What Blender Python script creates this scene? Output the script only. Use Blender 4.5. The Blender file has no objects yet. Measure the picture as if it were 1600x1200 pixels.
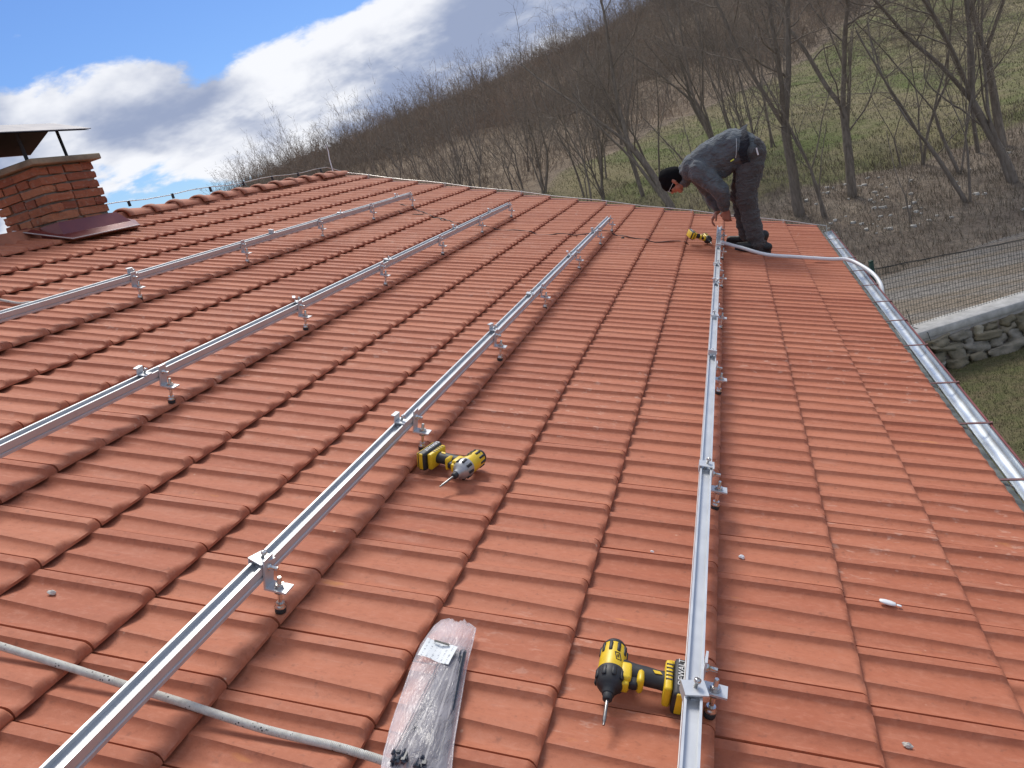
import bpy, bmesh, math, random
import numpy as np
from mathutils import Matrix, Vector, noise as mnoise

scene = bpy.context.scene
COL = scene.collection
R_ = math.radians

# ------------------------------------------------------------------ camera
cam_d = bpy.data.cameras.new('camera')
cam_d.sensor_fit = 'HORIZONTAL'; cam_d.sensor_width = 36.0; cam_d.lens = 27.22
cam_d.clip_start = 0.05; cam_d.clip_end = 3000
cam = bpy.data.objects.new('camera', cam_d); COL.objects.link(cam)
CAM = Vector((1.92871, -1.41168, 5.42375))
RIGHT = Vector((0.93212154, 0.25152383, -0.26054788))
DOWN = Vector((-0.16955528, -0.33262159, -0.92769277))
FWD = Vector((-0.32000069, 0.90889969, -0.26739656))
m = Matrix((RIGHT, -DOWN, -FWD)).transposed().to_4x4()
m.translation = CAM
cam.matrix_world = m
scene.camera = cam

# ------------------------------------------------------------------ sky and sun
SUN_AZ, SUN_EL = R_(-18), R_(54)          # azimuth measured from +Y towards +X
sun_dir = Vector((math.sin(SUN_AZ) * math.cos(SUN_EL), math.cos(SUN_AZ) * math.cos(SUN_EL), math.sin(SUN_EL)))
world = bpy.data.worlds.new('World'); scene.world = world
world.use_nodes = True
nt = world.node_tree; nt.nodes.clear()
N = nt.nodes.new; L = nt.links.new
def wmath(op, a, b=None, c=None, clamp=False):
    n = N('ShaderNodeMath'); n.operation = op; n.use_clamp = clamp
    for k, v in enumerate((a, b, c)):
        if v is None: continue
        if isinstance(v, (int, float)): n.inputs[k].default_value = v
        else: L(v, n.inputs[k])
    return n.outputs[0]
def wramp(fac, stops, interp='EASE'):
    n = N('ShaderNodeValToRGB'); n.color_ramp.interpolation = interp
    el = n.color_ramp.elements
    while len(el) < len(stops): el.new(0.5)
    for e, (p, col) in zip(el, stops):
        e.position = p; e.color = (col, col, col, 1) if isinstance(col, (int, float)) else (*col, 1)
    L(fac, n.inputs[0]); return n.outputs[0]
def wmix(fac, a, b):
    n = N('ShaderNodeMix'); n.data_type = 'RGBA'
    if isinstance(fac, (int, float)): n.inputs[0].default_value = fac
    else: L(fac, n.inputs[0])
    for s, v in ((6, a), (7, b)):
        if isinstance(v, tuple): n.inputs[s].default_value = (*v, 1)
        else: L(v, n.inputs[s])
    return n.outputs[2]
def wnoise(vec, scale, detail, rough, dist=0.0):
    n = N('ShaderNodeTexNoise'); n.inputs['Scale'].default_value = scale; n.inputs['Detail'].default_value = detail
    n.inputs['Roughness'].default_value = rough; n.inputs['Distortion'].default_value = dist
    L(vec, n.inputs['Vector']); return n.outputs['Fac']
sky = N('ShaderNodeTexSky'); sky.sky_type = 'NISHITA'; sky.sun_disc = False
sky.sun_elevation = SUN_EL; sky.sun_rotation = SUN_AZ
sky.altitude = 400; sky.air_density = 1.1; sky.dust_density = 0.4; sky.ozone_density = 2.5
tint = N('ShaderNodeMix'); tint.data_type = 'RGBA'; tint.blend_type = 'MULTIPLY'; tint.inputs[0].default_value = 1
L(sky.outputs[0], tint.inputs[6]); tint.inputs[7].default_value = (0.060, 0.078, 0.110, 1)
tc = N('ShaderNodeTexCoord')
sep = N('ShaderNodeSeparateXYZ'); L(tc.outputs['Generated'], sep.inputs[0])
dz = wmath('MAXIMUM', sep.outputs[2], 0.0)
den = wmath('ADD', dz, 0.34)
cmb = N('ShaderNodeCombineXYZ')
L(wmath('DIVIDE', sep.outputs[0], den), cmb.inputs[0]); L(wmath('DIVIDE', sep.outputs[1], den), cmb.inputs[1])
cmb.inputs[2].default_value = 15.1
base = cmb.outputs[0]
off = N('ShaderNodeVectorMath'); off.operation = 'ADD'; L(base, off.inputs[0])
off.inputs[1].default_value = (-0.06, -0.12, 0.0)
n_big = wnoise(base, 1.5, 6, 0.54, 0.1)
n_off = wnoise(off.outputs[0], 1.5, 6, 0.54, 0.1)
n_fine = wnoise(base, 6.5, 6, 0.62, 0.3)
# how much cloud there is at each height above the horizon (sin of elevation)
cover = wramp(dz, [(0.0, 0.42), (0.05, 0.34), (0.095, 0.66), (0.15, 0.82), (0.19, 0.66), (0.240, 0.28), (0.5, 0.62), (1.0, 0.66)])
dens = wmath('ADD', wmath('ADD', n_big, wmath('MULTIPLY', wmath('SUBTRACT', n_fine, 0.5), 0.30)), wmath('MULTIPLY', wmath('SUBTRACT', cover, 0.5), 0.62))
mask = wramp(dens, [(0.455, 0.0), (0.535, 1.0)])
lit = wmath('ADD', wmath('MULTIPLY', wmath('SUBTRACT', n_big, n_off), 3.4), wmath('ADD', 0.36, wmath('MULTIPLY', wmath('SUBTRACT', n_fine, 0.5), 0.5)), clamp=True)
thick = wramp(dens, [(0.50, 0.35), (0.68, 0.0)])
shade = wmath('ADD', lit, thick, clamp=True)
ccol = wmix(wramp(shade, [(0.22, 0.0), (0.85, 1.0)]), (0.31, 0.37, 0.53), (0.88, 0.895, 0.94))
skyc = wmix(mask, tint.outputs[2], ccol)
bg = N('ShaderNodeBackground'); L(skyc, bg.inputs[0]); bg.inputs[1].default_value = 0.615
world.cycles.sampling_method = 'MANUAL'; world.cycles.sample_map_resolution = 512
wo = N('ShaderNodeOutputWorld'); L(bg.outputs[0], wo.inputs[0])

sun_d = bpy.data.lights.new('sun', 'SUN'); sun_d.energy = 1.75; sun_d.angle = R_(20); sun_d.color = (1.0, 0.95, 0.87)
sun = bpy.data.objects.new('sun', sun_d); COL.objects.link(sun)
sun.rotation_euler = sun_dir.to_track_quat('Z', 'Y').to_euler()

vs = scene.view_settings
vs.view_transform = 'Standard'; vs.look = 'None'; vs.gamma = 1.0; vs.use_curve_mapping = False; vs.exposure = 0.80
scene.cycles.max_bounces = 4; scene.cycles.diffuse_bounces = 2; scene.cycles.glossy_bounces = 2; scene.cycles.transparent_max_bounces = 12

# ------------------------------------------------------------------ helpers
WM = {}
def link(name, data, parent=None, mw=None):
    o = bpy.data.objects.new(name, data); COL.objects.link(o)
    mw = Matrix() if mw is None else mw
    WM[o] = mw.copy()
    if parent is not None:
        o.parent = parent; o.matrix_local = WM[parent].inverted() @ mw
    else:
        o.matrix_local = mw
    return o
def tag(o, label=None, cat=None, group=None, kind=None):
    if label: o['label'] = label
    if cat: o['category'] = cat
    if group: o['group'] = group
    if kind: o['kind'] = kind
    return o
def empty(name, loc, label, cat, group=None):
    o = link(name, None, None, Matrix.Translation(Vector(loc))); o.empty_display_size = 0.1
    return tag(o, label, cat, group)
def np_mesh(name, v, f, mat=None, smooth=False):
    v = np.asarray(v, dtype=np.float32).reshape(-1, 3); f = np.asarray(f, dtype=np.int32)
    me = bpy.data.meshes.new(name); k = f.shape[1]
    me.vertices.add(len(v)); me.vertices.foreach_set('co', v.ravel())
    me.loops.add(f.size); me.loops.foreach_set('vertex_index', f.ravel())
    me.polygons.add(len(f)); me.polygons.foreach_set('loop_start', np.arange(0, f.size, k, dtype=np.int32))
    me.polygons.foreach_set('loop_total', np.full(len(f), k, dtype=np.int32))
    if smooth: me.polygons.foreach_set('use_smooth', np.ones(len(f), dtype=bool))
    me.update(calc_edges=True)
    if mat: me.materials.append(mat)
    return me
class MB:
    """collects shapes into one mesh; M is applied to what is added next"""
    def __init__(s): s.v = []; s.f = []; s.sm = []; s.M = Matrix()
    def add(s, vs_, fs, smooth=False):
        b = len(s.v); s.v += [tuple(s.M @ Vector(p)) for p in vs_]
        s.f += [tuple(b + i for i in q) for q in fs]; s.sm += [smooth] * len(fs); return s
    def box(s, lo, hi):
        (a, b, c), (d, e, f) = lo, hi
        return s.add([(a,b,c),(d,b,c),(d,e,c),(a,e,c),(a,b,f),(d,b,f),(d,e,f),(a,e,f)],
                     [(0,3,2,1),(4,5,6,7),(0,1,5,4),(1,2,6,5),(2,3,7,6),(3,0,4,7)])
    def rbox(s, lo, hi, r, seg=2):
        bm = bmesh.new(); bmesh.ops.create_cube(bm, size=1)
        for v in bm.verts: v.co = Vector([(lo[k] + hi[k]) / 2 + v.co[k] * (hi[k] - lo[k]) for k in range(3)])
        bmesh.ops.bevel(bm, geom=bm.edges[:], offset=r, segments=seg, affect='EDGES', profile=0.5)
        bm.verts.index_update()
        s.add([v.co.copy() for v in bm.verts], [[v.index for v in f.verts] for f in bm.faces], True); bm.free(); return s
    def tube(s, pts, rad, sides=8, cap=True, squash=None):
        pts = [Vector(p) for p in pts]; n = len(pts)
        if isinstance(rad, (int, float)): rad = [rad] * n
        vs_ = []; up = None
        for i, p in enumerate(pts):
            t = (pts[min(i + 1, n - 1)] - pts[max(i - 1, 0)]).normalized()
            if up is None:
                up = Vector((0, 0, 1)) if abs(t.z) < 0.9 else Vector((1, 0, 0))
            a = t.cross(up).normalized(); b = a.cross(t).normalized(); up = b
            for k in range(sides):
                th = 2 * math.pi * k / sides
                q = squash if squash else (1, 1)
                vs_.append(p + a * math.cos(th) * rad[i] * q[0] + b * math.sin(th) * rad[i] * q[1])
        fs = [(i * sides + k, i * sides + (k + 1) % sides, (i + 1) * sides + (k + 1) % sides, (i + 1) * sides + k) for i in range(n - 1) for k in range(sides)]
        s.add(vs_, fs, True)
        if cap:
            s.add(vs_[:sides], [tuple(reversed(range(sides)))]); s.add(vs_[-sides:], [tuple(range(sides))])
        return s
    def lathe(s, prof, sides=20, axis=0):
        """prof: (position along axis, radius)"""
        vs_ = []
        for p, r in prof:
            for k in range(sides):
                th = 2 * math.pi * k / sides; c_, s_ = math.cos(th) * r, math.sin(th) * r
                vs_.append([(p, c_, s_), (c_, p, s_), (c_, s_, p)][axis])
        n = len(prof)
        s.add(vs_, [(i * sides + k, i * sides + (k + 1) % sides, (i + 1) * sides + (k + 1) % sides, (i + 1) * sides + k) for i in range(n - 1) for k in range(sides)], True)
        s.add(vs_[:sides], [tuple(reversed(range(sides)))]); s.add(vs_[-sides:], [tuple(range(sides))]); return s
    def prism(s, poly, lo, hi, axis=1):
        """polygon in the other two axes extruded along axis"""
        def P(a, b, h): return [(h, a, b), (a, h, b), (a, b, h)][axis]
        n = len(poly); vs_ = [P(a, b, lo) for a, b in poly] + [P(a, b, hi) for a, b in poly]
        return s.add(vs_, [tuple(range(n))[::-1], tuple(range(n, 2 * n))] + [(k, (k + 1) % n, n + (k + 1) % n, n + k) for k in range(n)])
    def mesh(s, name, mat):
        me = bpy.data.meshes.new(name); me.from_pydata(s.v, [], s.f)
        for p, q in zip(me.polygons, s.sm): p.use_smooth = q
        bm = bmesh.new(); bm.from_mesh(me); bmesh.ops.recalc_face_normals(bm, faces=bm.faces[:]); bm.to_mesh(me); bm.free()
        for mm in (mat if isinstance(mat, (list, tuple)) else [mat]): me.materials.append(mm)
        return me
    def build(s, name, mat, parent=None, mw=None): return link(name, s.mesh(name, mat), parent, mw)

# ------------------------------------------------------------------ materials
def new_mat(name):
    mt = bpy.data.materials.new(name); mt.use_nodes = True
    t = mt.node_tree; b = t.nodes['Principled BSDF']; return mt, t, b
class NT:
    def __init__(s, t): s.t = t
    def n(s, typ, **kw):
        nd = s.t.nodes.new(typ)
        for k, v in kw.items(): setattr(nd, k, v)
        return nd
    def set(s, sock, v):
        if isinstance(v, bpy.types.NodeSocket): s.t.links.new(v, sock)
        elif isinstance(v, (tuple, list)) and len(v) == 3 and sock.type == 'RGBA': sock.default_value = (*v, 1)
        else: sock.default_value = v
    def math(s, op, a, b=0.0, clamp=False):
        nd = s.n('ShaderNodeMath', operation=op, use_clamp=clamp); s.set(nd.inputs[0], a); s.set(nd.inputs[1], b); return nd.outputs[0]
    def mix(s, f, a, b, blend='MIX'):
        nd = s.n('ShaderNodeMix', data_type='RGBA', blend_type=blend); s.set(nd.inputs[0], f); s.set(nd.inputs[6], a); s.set(nd.inputs[7], b); return nd.outputs[2]
    def noise(s, vec, scale, detail=4, rough=0.55, dist=0.0):
        nd = s.n('ShaderNodeTexNoise'); s.set(nd.inputs['Vector'], vec); nd.inputs['Scale'].default_value = scale
        nd.inputs['Detail'].default_value = detail; nd.inputs['Roughness'].default_value = rough; nd.inputs['Distortion'].default_value = dist
        return nd.outputs['Fac']
    def ramp(s, f, stops, interp='LINEAR'):
        nd = s.n('ShaderNodeValToRGB'); cr = nd.color_ramp; cr.interpolation = interp
        while len(cr.elements) < len(stops): cr.elements.new(0.5)
        for e, (p, c) in zip(cr.elements, stops):
            e.position = p; e.color = (c, c, c, 1) if isinstance(c, (int, float)) else (*c, 1)
        s.set(nd.inputs[0], f); return nd.outputs[0]
    def mapping(s, vec, scale):
        nd = s.n('ShaderNodeMapping'); s.set(nd.inputs[0], vec); nd.inputs['Scale'].default_value = scale; return nd.outputs[0]
    def bump(s, b, h, strength, dist=0.01):
        nd = s.n('ShaderNodeBump'); s.set(nd.inputs['Height'], h); nd.inputs['Strength'].default_value = strength
        nd.inputs['Distance'].default_value = dist; s.t.links.new(nd.outputs[0], b.inputs['Normal'])
def simple(name, col, rough=0.6, metal=0.0, var=0.15, scale=8.0, bump=0.0, bscale=60.0, bdist=0.004, coat=0.0, spec=0.5):
    mt, t, b = new_mat(name); q = NT(t)
    co = q.n('ShaderNodeTexCoord').outputs['Object']
    nz = q.noise(co, scale, 5, 0.6)
    f = q.ramp(nz, [(0.3, 0.0), (0.7, 1.0)])
    c = q.mix(f, tuple(x * (1 - var) for x in col), tuple(min(1, x * (1 + var)) for x in col))
    q.set(b.inputs['Base Color'], c)
    q.set(b.inputs['Roughness'], q.math('ADD', q.math('MULTIPLY', q.math('SUBTRACT', nz, 0.5), 0.25), rough, True))
    b.inputs['Metallic'].default_value = metal; b.inputs['Coat Weight'].default_value = coat
    b.inputs['Specular IOR Level'].default_value = spec
    if bump: q.bump(b, q.noise(co, bscale, 5, 0.6), bump, bdist)
    return mt

def make_tile_mat():
    mt, t, b = new_mat('clay_tile'); q = NT(t)
    geo = q.n('ShaderNodeNewGeometry'); pos = geo.outputs['Position']
    rnd = q.math('FRACT', q.math('ADD', q.n('ShaderNodeObjectInfo').outputs['Random'], geo.outputs['Random Per Island']))
    big = q.noise(pos, 0.9, 1, 0.5)
    blot = q.noise(pos, 9.0, 4, 0.64)
    fine = q.noise(pos, 170.0, 1, 0.7)
    streak = q.noise(q.mapping(pos, (4.0, 55.0, 30.0)), 1.0, 2, 0.6)
    c = q.mix(q.ramp(rnd, [(0.0, 0.0), (1.0, 1.0)]), (0.375, 0.112, 0.056), (0.465, 0.160, 0.084))
    c = q.mix(q.math('MULTIPLY', q.ramp(blot, [(0.45, 0.0), (0.72, 1.0)]), 0.26), c, (0.475, 0.205, 0.135))
    c = q.mix(q.math('MULTIPLY', q.ramp(big, [(0.42, 0.0), (0.66, 1.0)]), 0.08), c, (0.38, 0.122, 0.058))
    c = q.mix(q.math('MULTIPLY', q.ramp(streak, [(0.60, 0.0), (0.74, 1.0)]), 0.30), c, (0.54, 0.255, 0.17))
    rub = q.noise(q.mapping(pos, (2.0, 7.0, 3.0)), 1.7, 3, 0.62)
    c = q.mix(q.math('MULTIPLY', q.ramp(rub, [(0.70, 0.0), (0.77, 1.0)]), 0.7), c, (0.58, 0.23, 0.075))
    scf = q.math('MULTIPLY', q.ramp(q.noise(q.mapping(pos, (14, 30, 14)), 1.0, 3, 0.7), [(0.60, 0.0), (0.68, 1.0)]), q.ramp(big, [(0.50, 0.0), (0.60, 0.55)]))
    c = q.mix(scf, c, (0.60, 0.36, 0.27))
    vor = q.n('ShaderNodeTexVoronoi'); vor.inputs['Scale'].default_value = 9.0; q.set(vor.inputs['Vector'], pos)
    spk = q.ramp(vor.outputs['Distance'], [(0.022, 1.0), (0.05, 0.0)])
    c = q.mix(q.math('MULTIPLY', spk, q.ramp(blot, [(0.5, 0.0), (0.56, 0.9)])), c, (0.60, 0.36, 0.25))
    dirt = q.noise(pos, 42.0, 2, 0.7)
    c = q.mix(q.math('MULTIPLY', q.ramp(dirt, [(0.63, 0.0), (0.74, 1.0)]), 0.35), c, (0.13, 0.055, 0.038))
    mot = q.noise(q.mapping(pos, (38, 62, 62)), 1.0, 3, 0.7)
    c = q.mix(q.ramp(mot, [(0.52, 0.0), (0.72, 0.38)]), c, (0.52, 0.215, 0.135))
    c = q.mix(q.ramp(mot, [(0.26, 0.42), (0.46, 0.0)]), c, (0.27, 0.082, 0.044))
    q.set(b.inputs['Base Color'], c)
    q.set(b.inputs['Roughness'], q.ramp(blot, [(0.3, 0.62), (0.7, 0.80)]))
    b.inputs['Specular IOR Level'].default_value = 0.36
    q.bump(b, q.math('ADD', q.math('MULTIPLY', fine, 0.35), q.math('ADD', q.math('MULTIPLY', blot, 0.8), q.math('MULTIPLY', streak, 0.35))), 0.22, 0.004)
    return mt
M_TILE = make_tile_mat()
M_RIDGE = simple('ridge_clay', (0.40, 0.15, 0.085), 0.75, 0, 0.28, 5, 0.3, 40)
M_ALU = simple('aluminium', (0.60, 0.615, 0.63), 0.44, 0.45, 0.05, 14, 0.05, 220, 0.001)
M_STEEL = simple('bolt_steel', (0.62, 0.60, 0.57), 0.28, 1.0, 0.12, 60)
M_ZINC = simple('zinc_gutter', (0.66, 0.70, 0.72), 0.30, 0.85, 0.12, 5, 0.06, 30, 0.002)
M_MAROON = simple('maroon_sheet', (0.175, 0.034, 0.030), 0.38, 0.1, 0.18, 5, 0.05, 20)
M_STRAP = simple('bracket_strap', (0.16, 0.07, 0.062), 0.55, 0.1, 0.25, 20)
M_RUBBER = simple('rubber', (0.018, 0.018, 0.019), 0.62, 0, 0.2, 30)
M_DECK = simple('roof_underlay', (0.06, 0.035, 0.028), 0.9, 0, 0.2, 6)
M_PLASTER = simple('plaster', (0.62, 0.56, 0.44), 0.9, 0, 0.08, 3, 0.15, 60)
M_MORTAR = simple('mortar', (0.27, 0.22, 0.18), 0.95, 0, 0.25, 12, 0.6, 50, 0.006)
M_CONC = simple('concrete', (0.36, 0.34, 0.31), 0.9, 0, 0.2, 6, 0.4, 60, 0.004)
M_CAPW = simple('limewashed_concrete', (0.46, 0.45, 0.43), 0.9, 0, 0.30, 5, 0.4, 60, 0.004)
M_YEL = simple('tool_yellow', (0.78, 0.52, 0.02), 0.42, 0, 0.10, 30, 0.06, 300, 0.0006)
M_BLK = simple('tool_black', (0.022, 0.023, 0.026), 0.55, 0, 0.3, 40, 0.12, 500, 0.0008)
M_GRY = simple('tool_alloy', (0.42, 0.42, 0.42), 0.4, 0.6, 0.1, 30)
M_WHT = simple('white_plastic', (0.78, 0.79, 0.80), 0.45, 0, 0.05, 10)
M_SLAB = simple('slab_concrete', (0.27, 0.22, 0.15), 0.95, 0, 0.35, 9, 0.6, 50, 0.006)
M_COWL = simple('cowl_sheet', (0.20, 0.19, 0.195), 0.45, 0.4, 0.15, 6)
M_DARKM = simple('dark_iron', (0.035, 0.034, 0.038), 0.6, 0.3, 0.2, 20)
M_WIRE = simple('conductor_wire', (0.60, 0.58, 0.54), 0.4, 0.75, 0.12, 20)
M_CABLE = simple('black_cable', (0.012, 0.011, 0.011), 0.5, 0, 0.2, 20)
M_GREEN = simple('green_steel', (0.010, 0.040, 0.022), 0.5, 0.1, 0.2, 20)
M_FWIRE = simple('fence_wire', (0.030, 0.042, 0.036), 0.55, 0.2, 0.2, 20)
M_STONE_W = simple('limestone', (0.56, 0.53, 0.47), 0.9, 0, 0.18, 6, 0.5, 30, 0.01)

def make_brick_mat():
    mt, t, b = new_mat('brick_clay'); q = NT(t)
    oi = q.n('ShaderNodeObjectInfo').outputs['Random']; co = q.n('ShaderNodeTexCoord').outputs['Object']
    pos = q.n('ShaderNodeNewGeometry').outputs['Position']
    c = q.ramp(oi, [(0.0, (0.26, 0.082, 0.044)), (0.5, (0.37, 0.125, 0.060)), (1.0, (0.44, 0.18, 0.09))])
    nz = q.noise(pos, 22, 6, 0.65)
    c = q.mix(q.math('MULTIPLY', q.ramp(nz, [(0.5, 0), (0.7, 1)]), 0.5), c, (0.16, 0.06, 0.035))
    c = q.mix(q.math('MULTIPLY', q.ramp(q.noise(pos, 35, 5, 0.6), [(0.56, 0), (0.7, 1)]), 0.4), c, (0.42, 0.32, 0.24))
    q.set(b.inputs['Base Color'], c); b.inputs['Roughness'].default_value = 0.92
    q.bump(b, q.noise(pos, 70, 6, 0.7), 0.5, 0.008); return mt
M_BRICK = make_brick_mat()
def make_stone_mat():
    mt, t, b = new_mat('field_stone'); q = NT(t)
    oi = q.n('ShaderNodeObjectInfo').outputs['Random']; pos = q.n('ShaderNodeNewGeometry').outputs['Position']
    c = q.ramp(oi, [(0.0, (0.20, 0.17, 0.11)), (0.4, (0.29, 0.25, 0.18)), (0.75, (0.31, 0.29, 0.26)), (1.0, (0.50, 0.45, 0.34))])
    c = q.mix(q.ramp(q.noise(pos, 7, 6, 0.65), [(0.45, 0), (0.7, 0.7)]), c, (0.15, 0.14, 0.10))
    q.set(b.inputs['Base Color'], c); b.inputs['Roughness'].default_value = 0.95
    q.bump(b, q.noise(pos, 22, 7, 0.7), 0.8, 0.02); return mt
M_STONE = make_stone_mat()
def make_bark(name, a, b_):
    mt, t, b = new_mat(name); q = NT(t)
    pos = q.n('ShaderNodeNewGeometry').outputs['Position']
    nz = q.noise(q.mapping(pos, (14, 14, 3)), 1.0, 6, 0.65)
    oi = q.n('ShaderNodeObjectInfo').outputs['Random']
    c = q.mix(q.ramp(nz, [(0.35, 0), (0.68, 1)]), a, b_)
    c = q.mix(q.math('MULTIPLY', oi, 0.35), c, (0.16, 0.138, 0.12))
    q.set(b.inputs['Base Color'], c); b.inputs['Roughness'].default_value = 0.9; b.inputs['Specular IOR Level'].default_value = 0.2
    q.bump(b, nz, 0.7, 0.03); return mt
M_BARK = make_bark('bark', (0.150, 0.120, 0.092), (0.310, 0.258, 0.205))
M_TWIG = make_bark('twig', (0.190, 0.150, 0.115), (0.340, 0.285, 0.230))
def make_scrub():
    mt, t, b = new_mat('bare_scrub'); q = NT(t)
    pos = q.n('ShaderNodeNewGeometry').outputs['Position']
    c = q.mix(q.ramp(q.noise(pos, 0.10, 4, 0.6), [(0.40, 0), (0.62, 1)]), (0.200, 0.160, 0.122), (0.310, 0.228, 0.168))
    c = q.mix(q.ramp(q.noise(pos, 0.6, 3, 0.6), [(0.5, 0), (0.75, 0.7)]), c, (0.38, 0.32, 0.245))
    q.set(b.inputs['Base Color'], c); b.inputs['Roughness'].default_value = 0.95; b.inputs['Specular IOR Level'].default_value = 0.1
    return mt
M_SCRUB = make_scrub()
def make_terrain_mat():
    mt, t, b = new_mat('ground_cover'); q = NT(t)
    pos = q.n('ShaderNodeNewGeometry').outputs['Position']
    at = q.n('ShaderNodeAttribute', attribute_name='zone'); sepn = q.n('ShaderNodeSeparateColor'); q.set(sepn.inputs[0], at.outputs['Color'])
    big = q.noise(pos, 0.16, 5, 0.6); mid = q.noise(pos, 1.1, 6, 0.65, 0.3); fin = q.noise(pos, 7.0, 7, 0.72)
    meadow = q.mix(q.ramp(big, [(0.42, 0), (0.60, 1)]), (0.205, 0.180, 0.102), (0.128, 0.148, 0.060))
    meadow = q.mix(q.ramp(mid, [(0.42, 0), (0.72, 0.75)]), meadow, (0.235, 0.20, 0.13))
    litter = q.mix(q.ramp(mid, [(0.35, 0), (0.68, 1)]), (0.165, 0.132, 0.104), (0.280, 0.235, 0.185))
    yard = q.mix(q.ramp(q.noise(pos, 2.6, 6, 0.65), [(0.38, 0), (0.66, 1)]), (0.150, 0.126, 0.076), (0.125, 0.132, 0.060))
    zn = q.math('ADD', sepn.outputs[0], q.math('MULTIPLY', q.math('SUBTRACT', mid, 0.5), 0.9))
    c = q.mix(q.ramp(zn, [(0.38, 0), (0.62, 1)]), litter, meadow)
    brush = q.mix(q.ramp(mid, [(0.35, 0), (0.68, 1)]), (0.140, 0.108, 0.080), (0.270, 0.215, 0.155))
    c = q.mix(sepn.outputs[1], c, brush)
    c = q.mix(sepn.outputs[2], c, yard)
    c = q.mix(q.ramp(fin, [(0.42, 0), (0.75, 0.6)]), c, q.mix(1.0, c, (1.9, 1.8, 1.7), 'MULTIPLY'))
    c = q.mix(q.ramp(fin, [(0.25, 0.6), (0.48, 0)]), c, q.mix(1.0, c, (0.45, 0.43, 0.42), 'MULTIPLY'))
    q.set(b.inputs['Base Color'], c); b.inputs['Roughness'].default_value = 1.0; b.inputs['Specular IOR Level'].default_value = 0.1
    q.bump(b, q.math('ADD', fin, q.math('MULTIPLY', mid, 0.8)), 0.9, 0.12); return mt
M_GROUND = make_terrain_mat()
def make_gravel():
    mt, t, b = new_mat('gravel'); q = NT(t)
    pos = q.n('ShaderNodeNewGeometry').outputs['Position']
    v = q.n('ShaderNodeTexVoronoi'); v.inputs['Scale'].default_value = 26; q.set(v.inputs['Vector'], pos)
    lane = q.noise(q.mapping(pos, (0.25, 1.2, 1)), 1.3, 4, 0.6)
    c = q.mix(q.ramp(lane, [(0.42, 0), (0.6, 1)]), (0.20, 0.162, 0.120), (0.205, 0.185, 0.162))
    c = q.mix(0.55, c, q.mix(1.0, c, q.ramp(v.outputs['Color'], [(0.1, 0.35), (0.9, 1.7)]), 'MULTIPLY'))
    q.set(b.inputs['Base Color'], c); b.inputs['Roughness'].default_value = 1.0
    q.bump(b, v.outputs['Distance'], 0.9, 0.03); return mt
M_GRAVEL = make_gravel()
def make_blade(name, cols):
    mt, t, b = new_mat(name); q = NT(t)
    g = q.n('ShaderNodeNewGeometry')
    c = q.ramp(g.outputs['Random Per Island'], [(k / (len(cols) - 1), cc) for k, cc in enumerate(cols)])
    q.set(b.inputs['Base Color'], c); b.inputs['Roughness'].default_value = 0.9; b.inputs['Specular IOR Level'].default_value = 0.15; return mt
M_GRASS = make_blade('yard_grass', [(0.135, 0.115, 0.068), (0.105, 0.118, 0.050), (0.085, 0.098, 0.038), (0.21, 0.175, 0.11)])
M_DRY = make_blade('dry_grass', [(0.15, 0.118, 0.085), (0.25, 0.205, 0.150), (0.115, 0.095, 0.065), (0.34, 0.29, 0.22)])
def make_rope():
    mt, t, b = new_mat('rope_fibre'); q = NT(t)
    pos = q.n('ShaderNodeNewGeometry').outputs['Position']
    v = q.n('ShaderNodeTexVoronoi'); v.inputs['Scale'].default_value = 120; q.set(v.inputs['Vector'], pos)
    spk = q.math('MULTIPLY', q.ramp(v.outputs['Distance'], [(0.18, 1), (0.30, 0)]), q.ramp(q.noise(pos, 30, 3, 0.5), [(0.50, 0), (0.56, 1)]))
    c = q.mix(q.ramp(q.noise(pos, 60, 4, 0.6), [(0.3, 0), (0.7, 1)]), (0.50, 0.47, 0.41), (0.68, 0.66, 0.60))
    c = q.mix(spk, c, (0.03, 0.03, 0.03))
    q.set(b.inputs['Base Color'], c); b.inputs['Roughness'].default_value = 0.85
    w_ = q.n('ShaderNodeTexWave'); w_.inputs['Scale'].default_value = 90; w_.inputs['Distortion'].default_value = 2; q.set(w_.inputs['Vector'], pos)
    q.bump(b, w_.outputs['Fac'], 0.5, 0.003); return mt
M_ROPE = make_rope()
def make_film():
    mt, t, b = new_mat('plastic_film'); q = NT(t)
    co = q.n('ShaderNodeNewGeometry').outputs['Position']
    b.inputs['Base Color'].default_value = (0.86, 0.80, 0.83, 1); b.inputs['Roughness'].default_value = 0.16
    nz = q.noise(q.mapping(co, (26, 9, 26)), 1.0, 4, 0.6, 0.6)
    q.set(b.inputs['Alpha'], q.ramp(nz, [(0.30, 0.20), (0.75, 0.46)]))
    q.bump(b, q.noise(q.mapping(co, (60, 16, 60)), 1.0, 3, 0.6, 1.0), 0.6, 0.010); return mt
M_FILM = make_film()
def make_cloth(name, col, var=0.2):
    mt, t, b = new_mat(name); q = NT(t)
    pos = q.n('ShaderNodeTexCoord').outputs['Object']
    nz = q.noise(pos, 9, 5, 0.6, 0.8)
    c = q.mix(q.ramp(nz, [(0.3, 0), (0.7, 1)]), tuple(x * (1 - var) for x in col), tuple(x * (1 + var) for x in col))
    q.set(b.inputs['Base Color'], c); b.inputs['Roughness'].default_value = 0.92; b.inputs['Specular IOR Level'].default_value = 0.2
    b.inputs['Sheen Weight'].default_value = 0.15
    q.bump(b, q.noise(q.mapping(pos, (1, 1, 1.6)), 12, 3, 0.5, 1.6), 0.9, 0.035); return mt
M_JACKET = make_cloth('grey_jacket', (0.112, 0.126, 0.136))
M_NAVY = make_cloth('dark_panel', (0.020, 0.023, 0.030))
M_TROUS = make_cloth('charcoal_trousers', (0.085, 0.077, 0.075))
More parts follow.
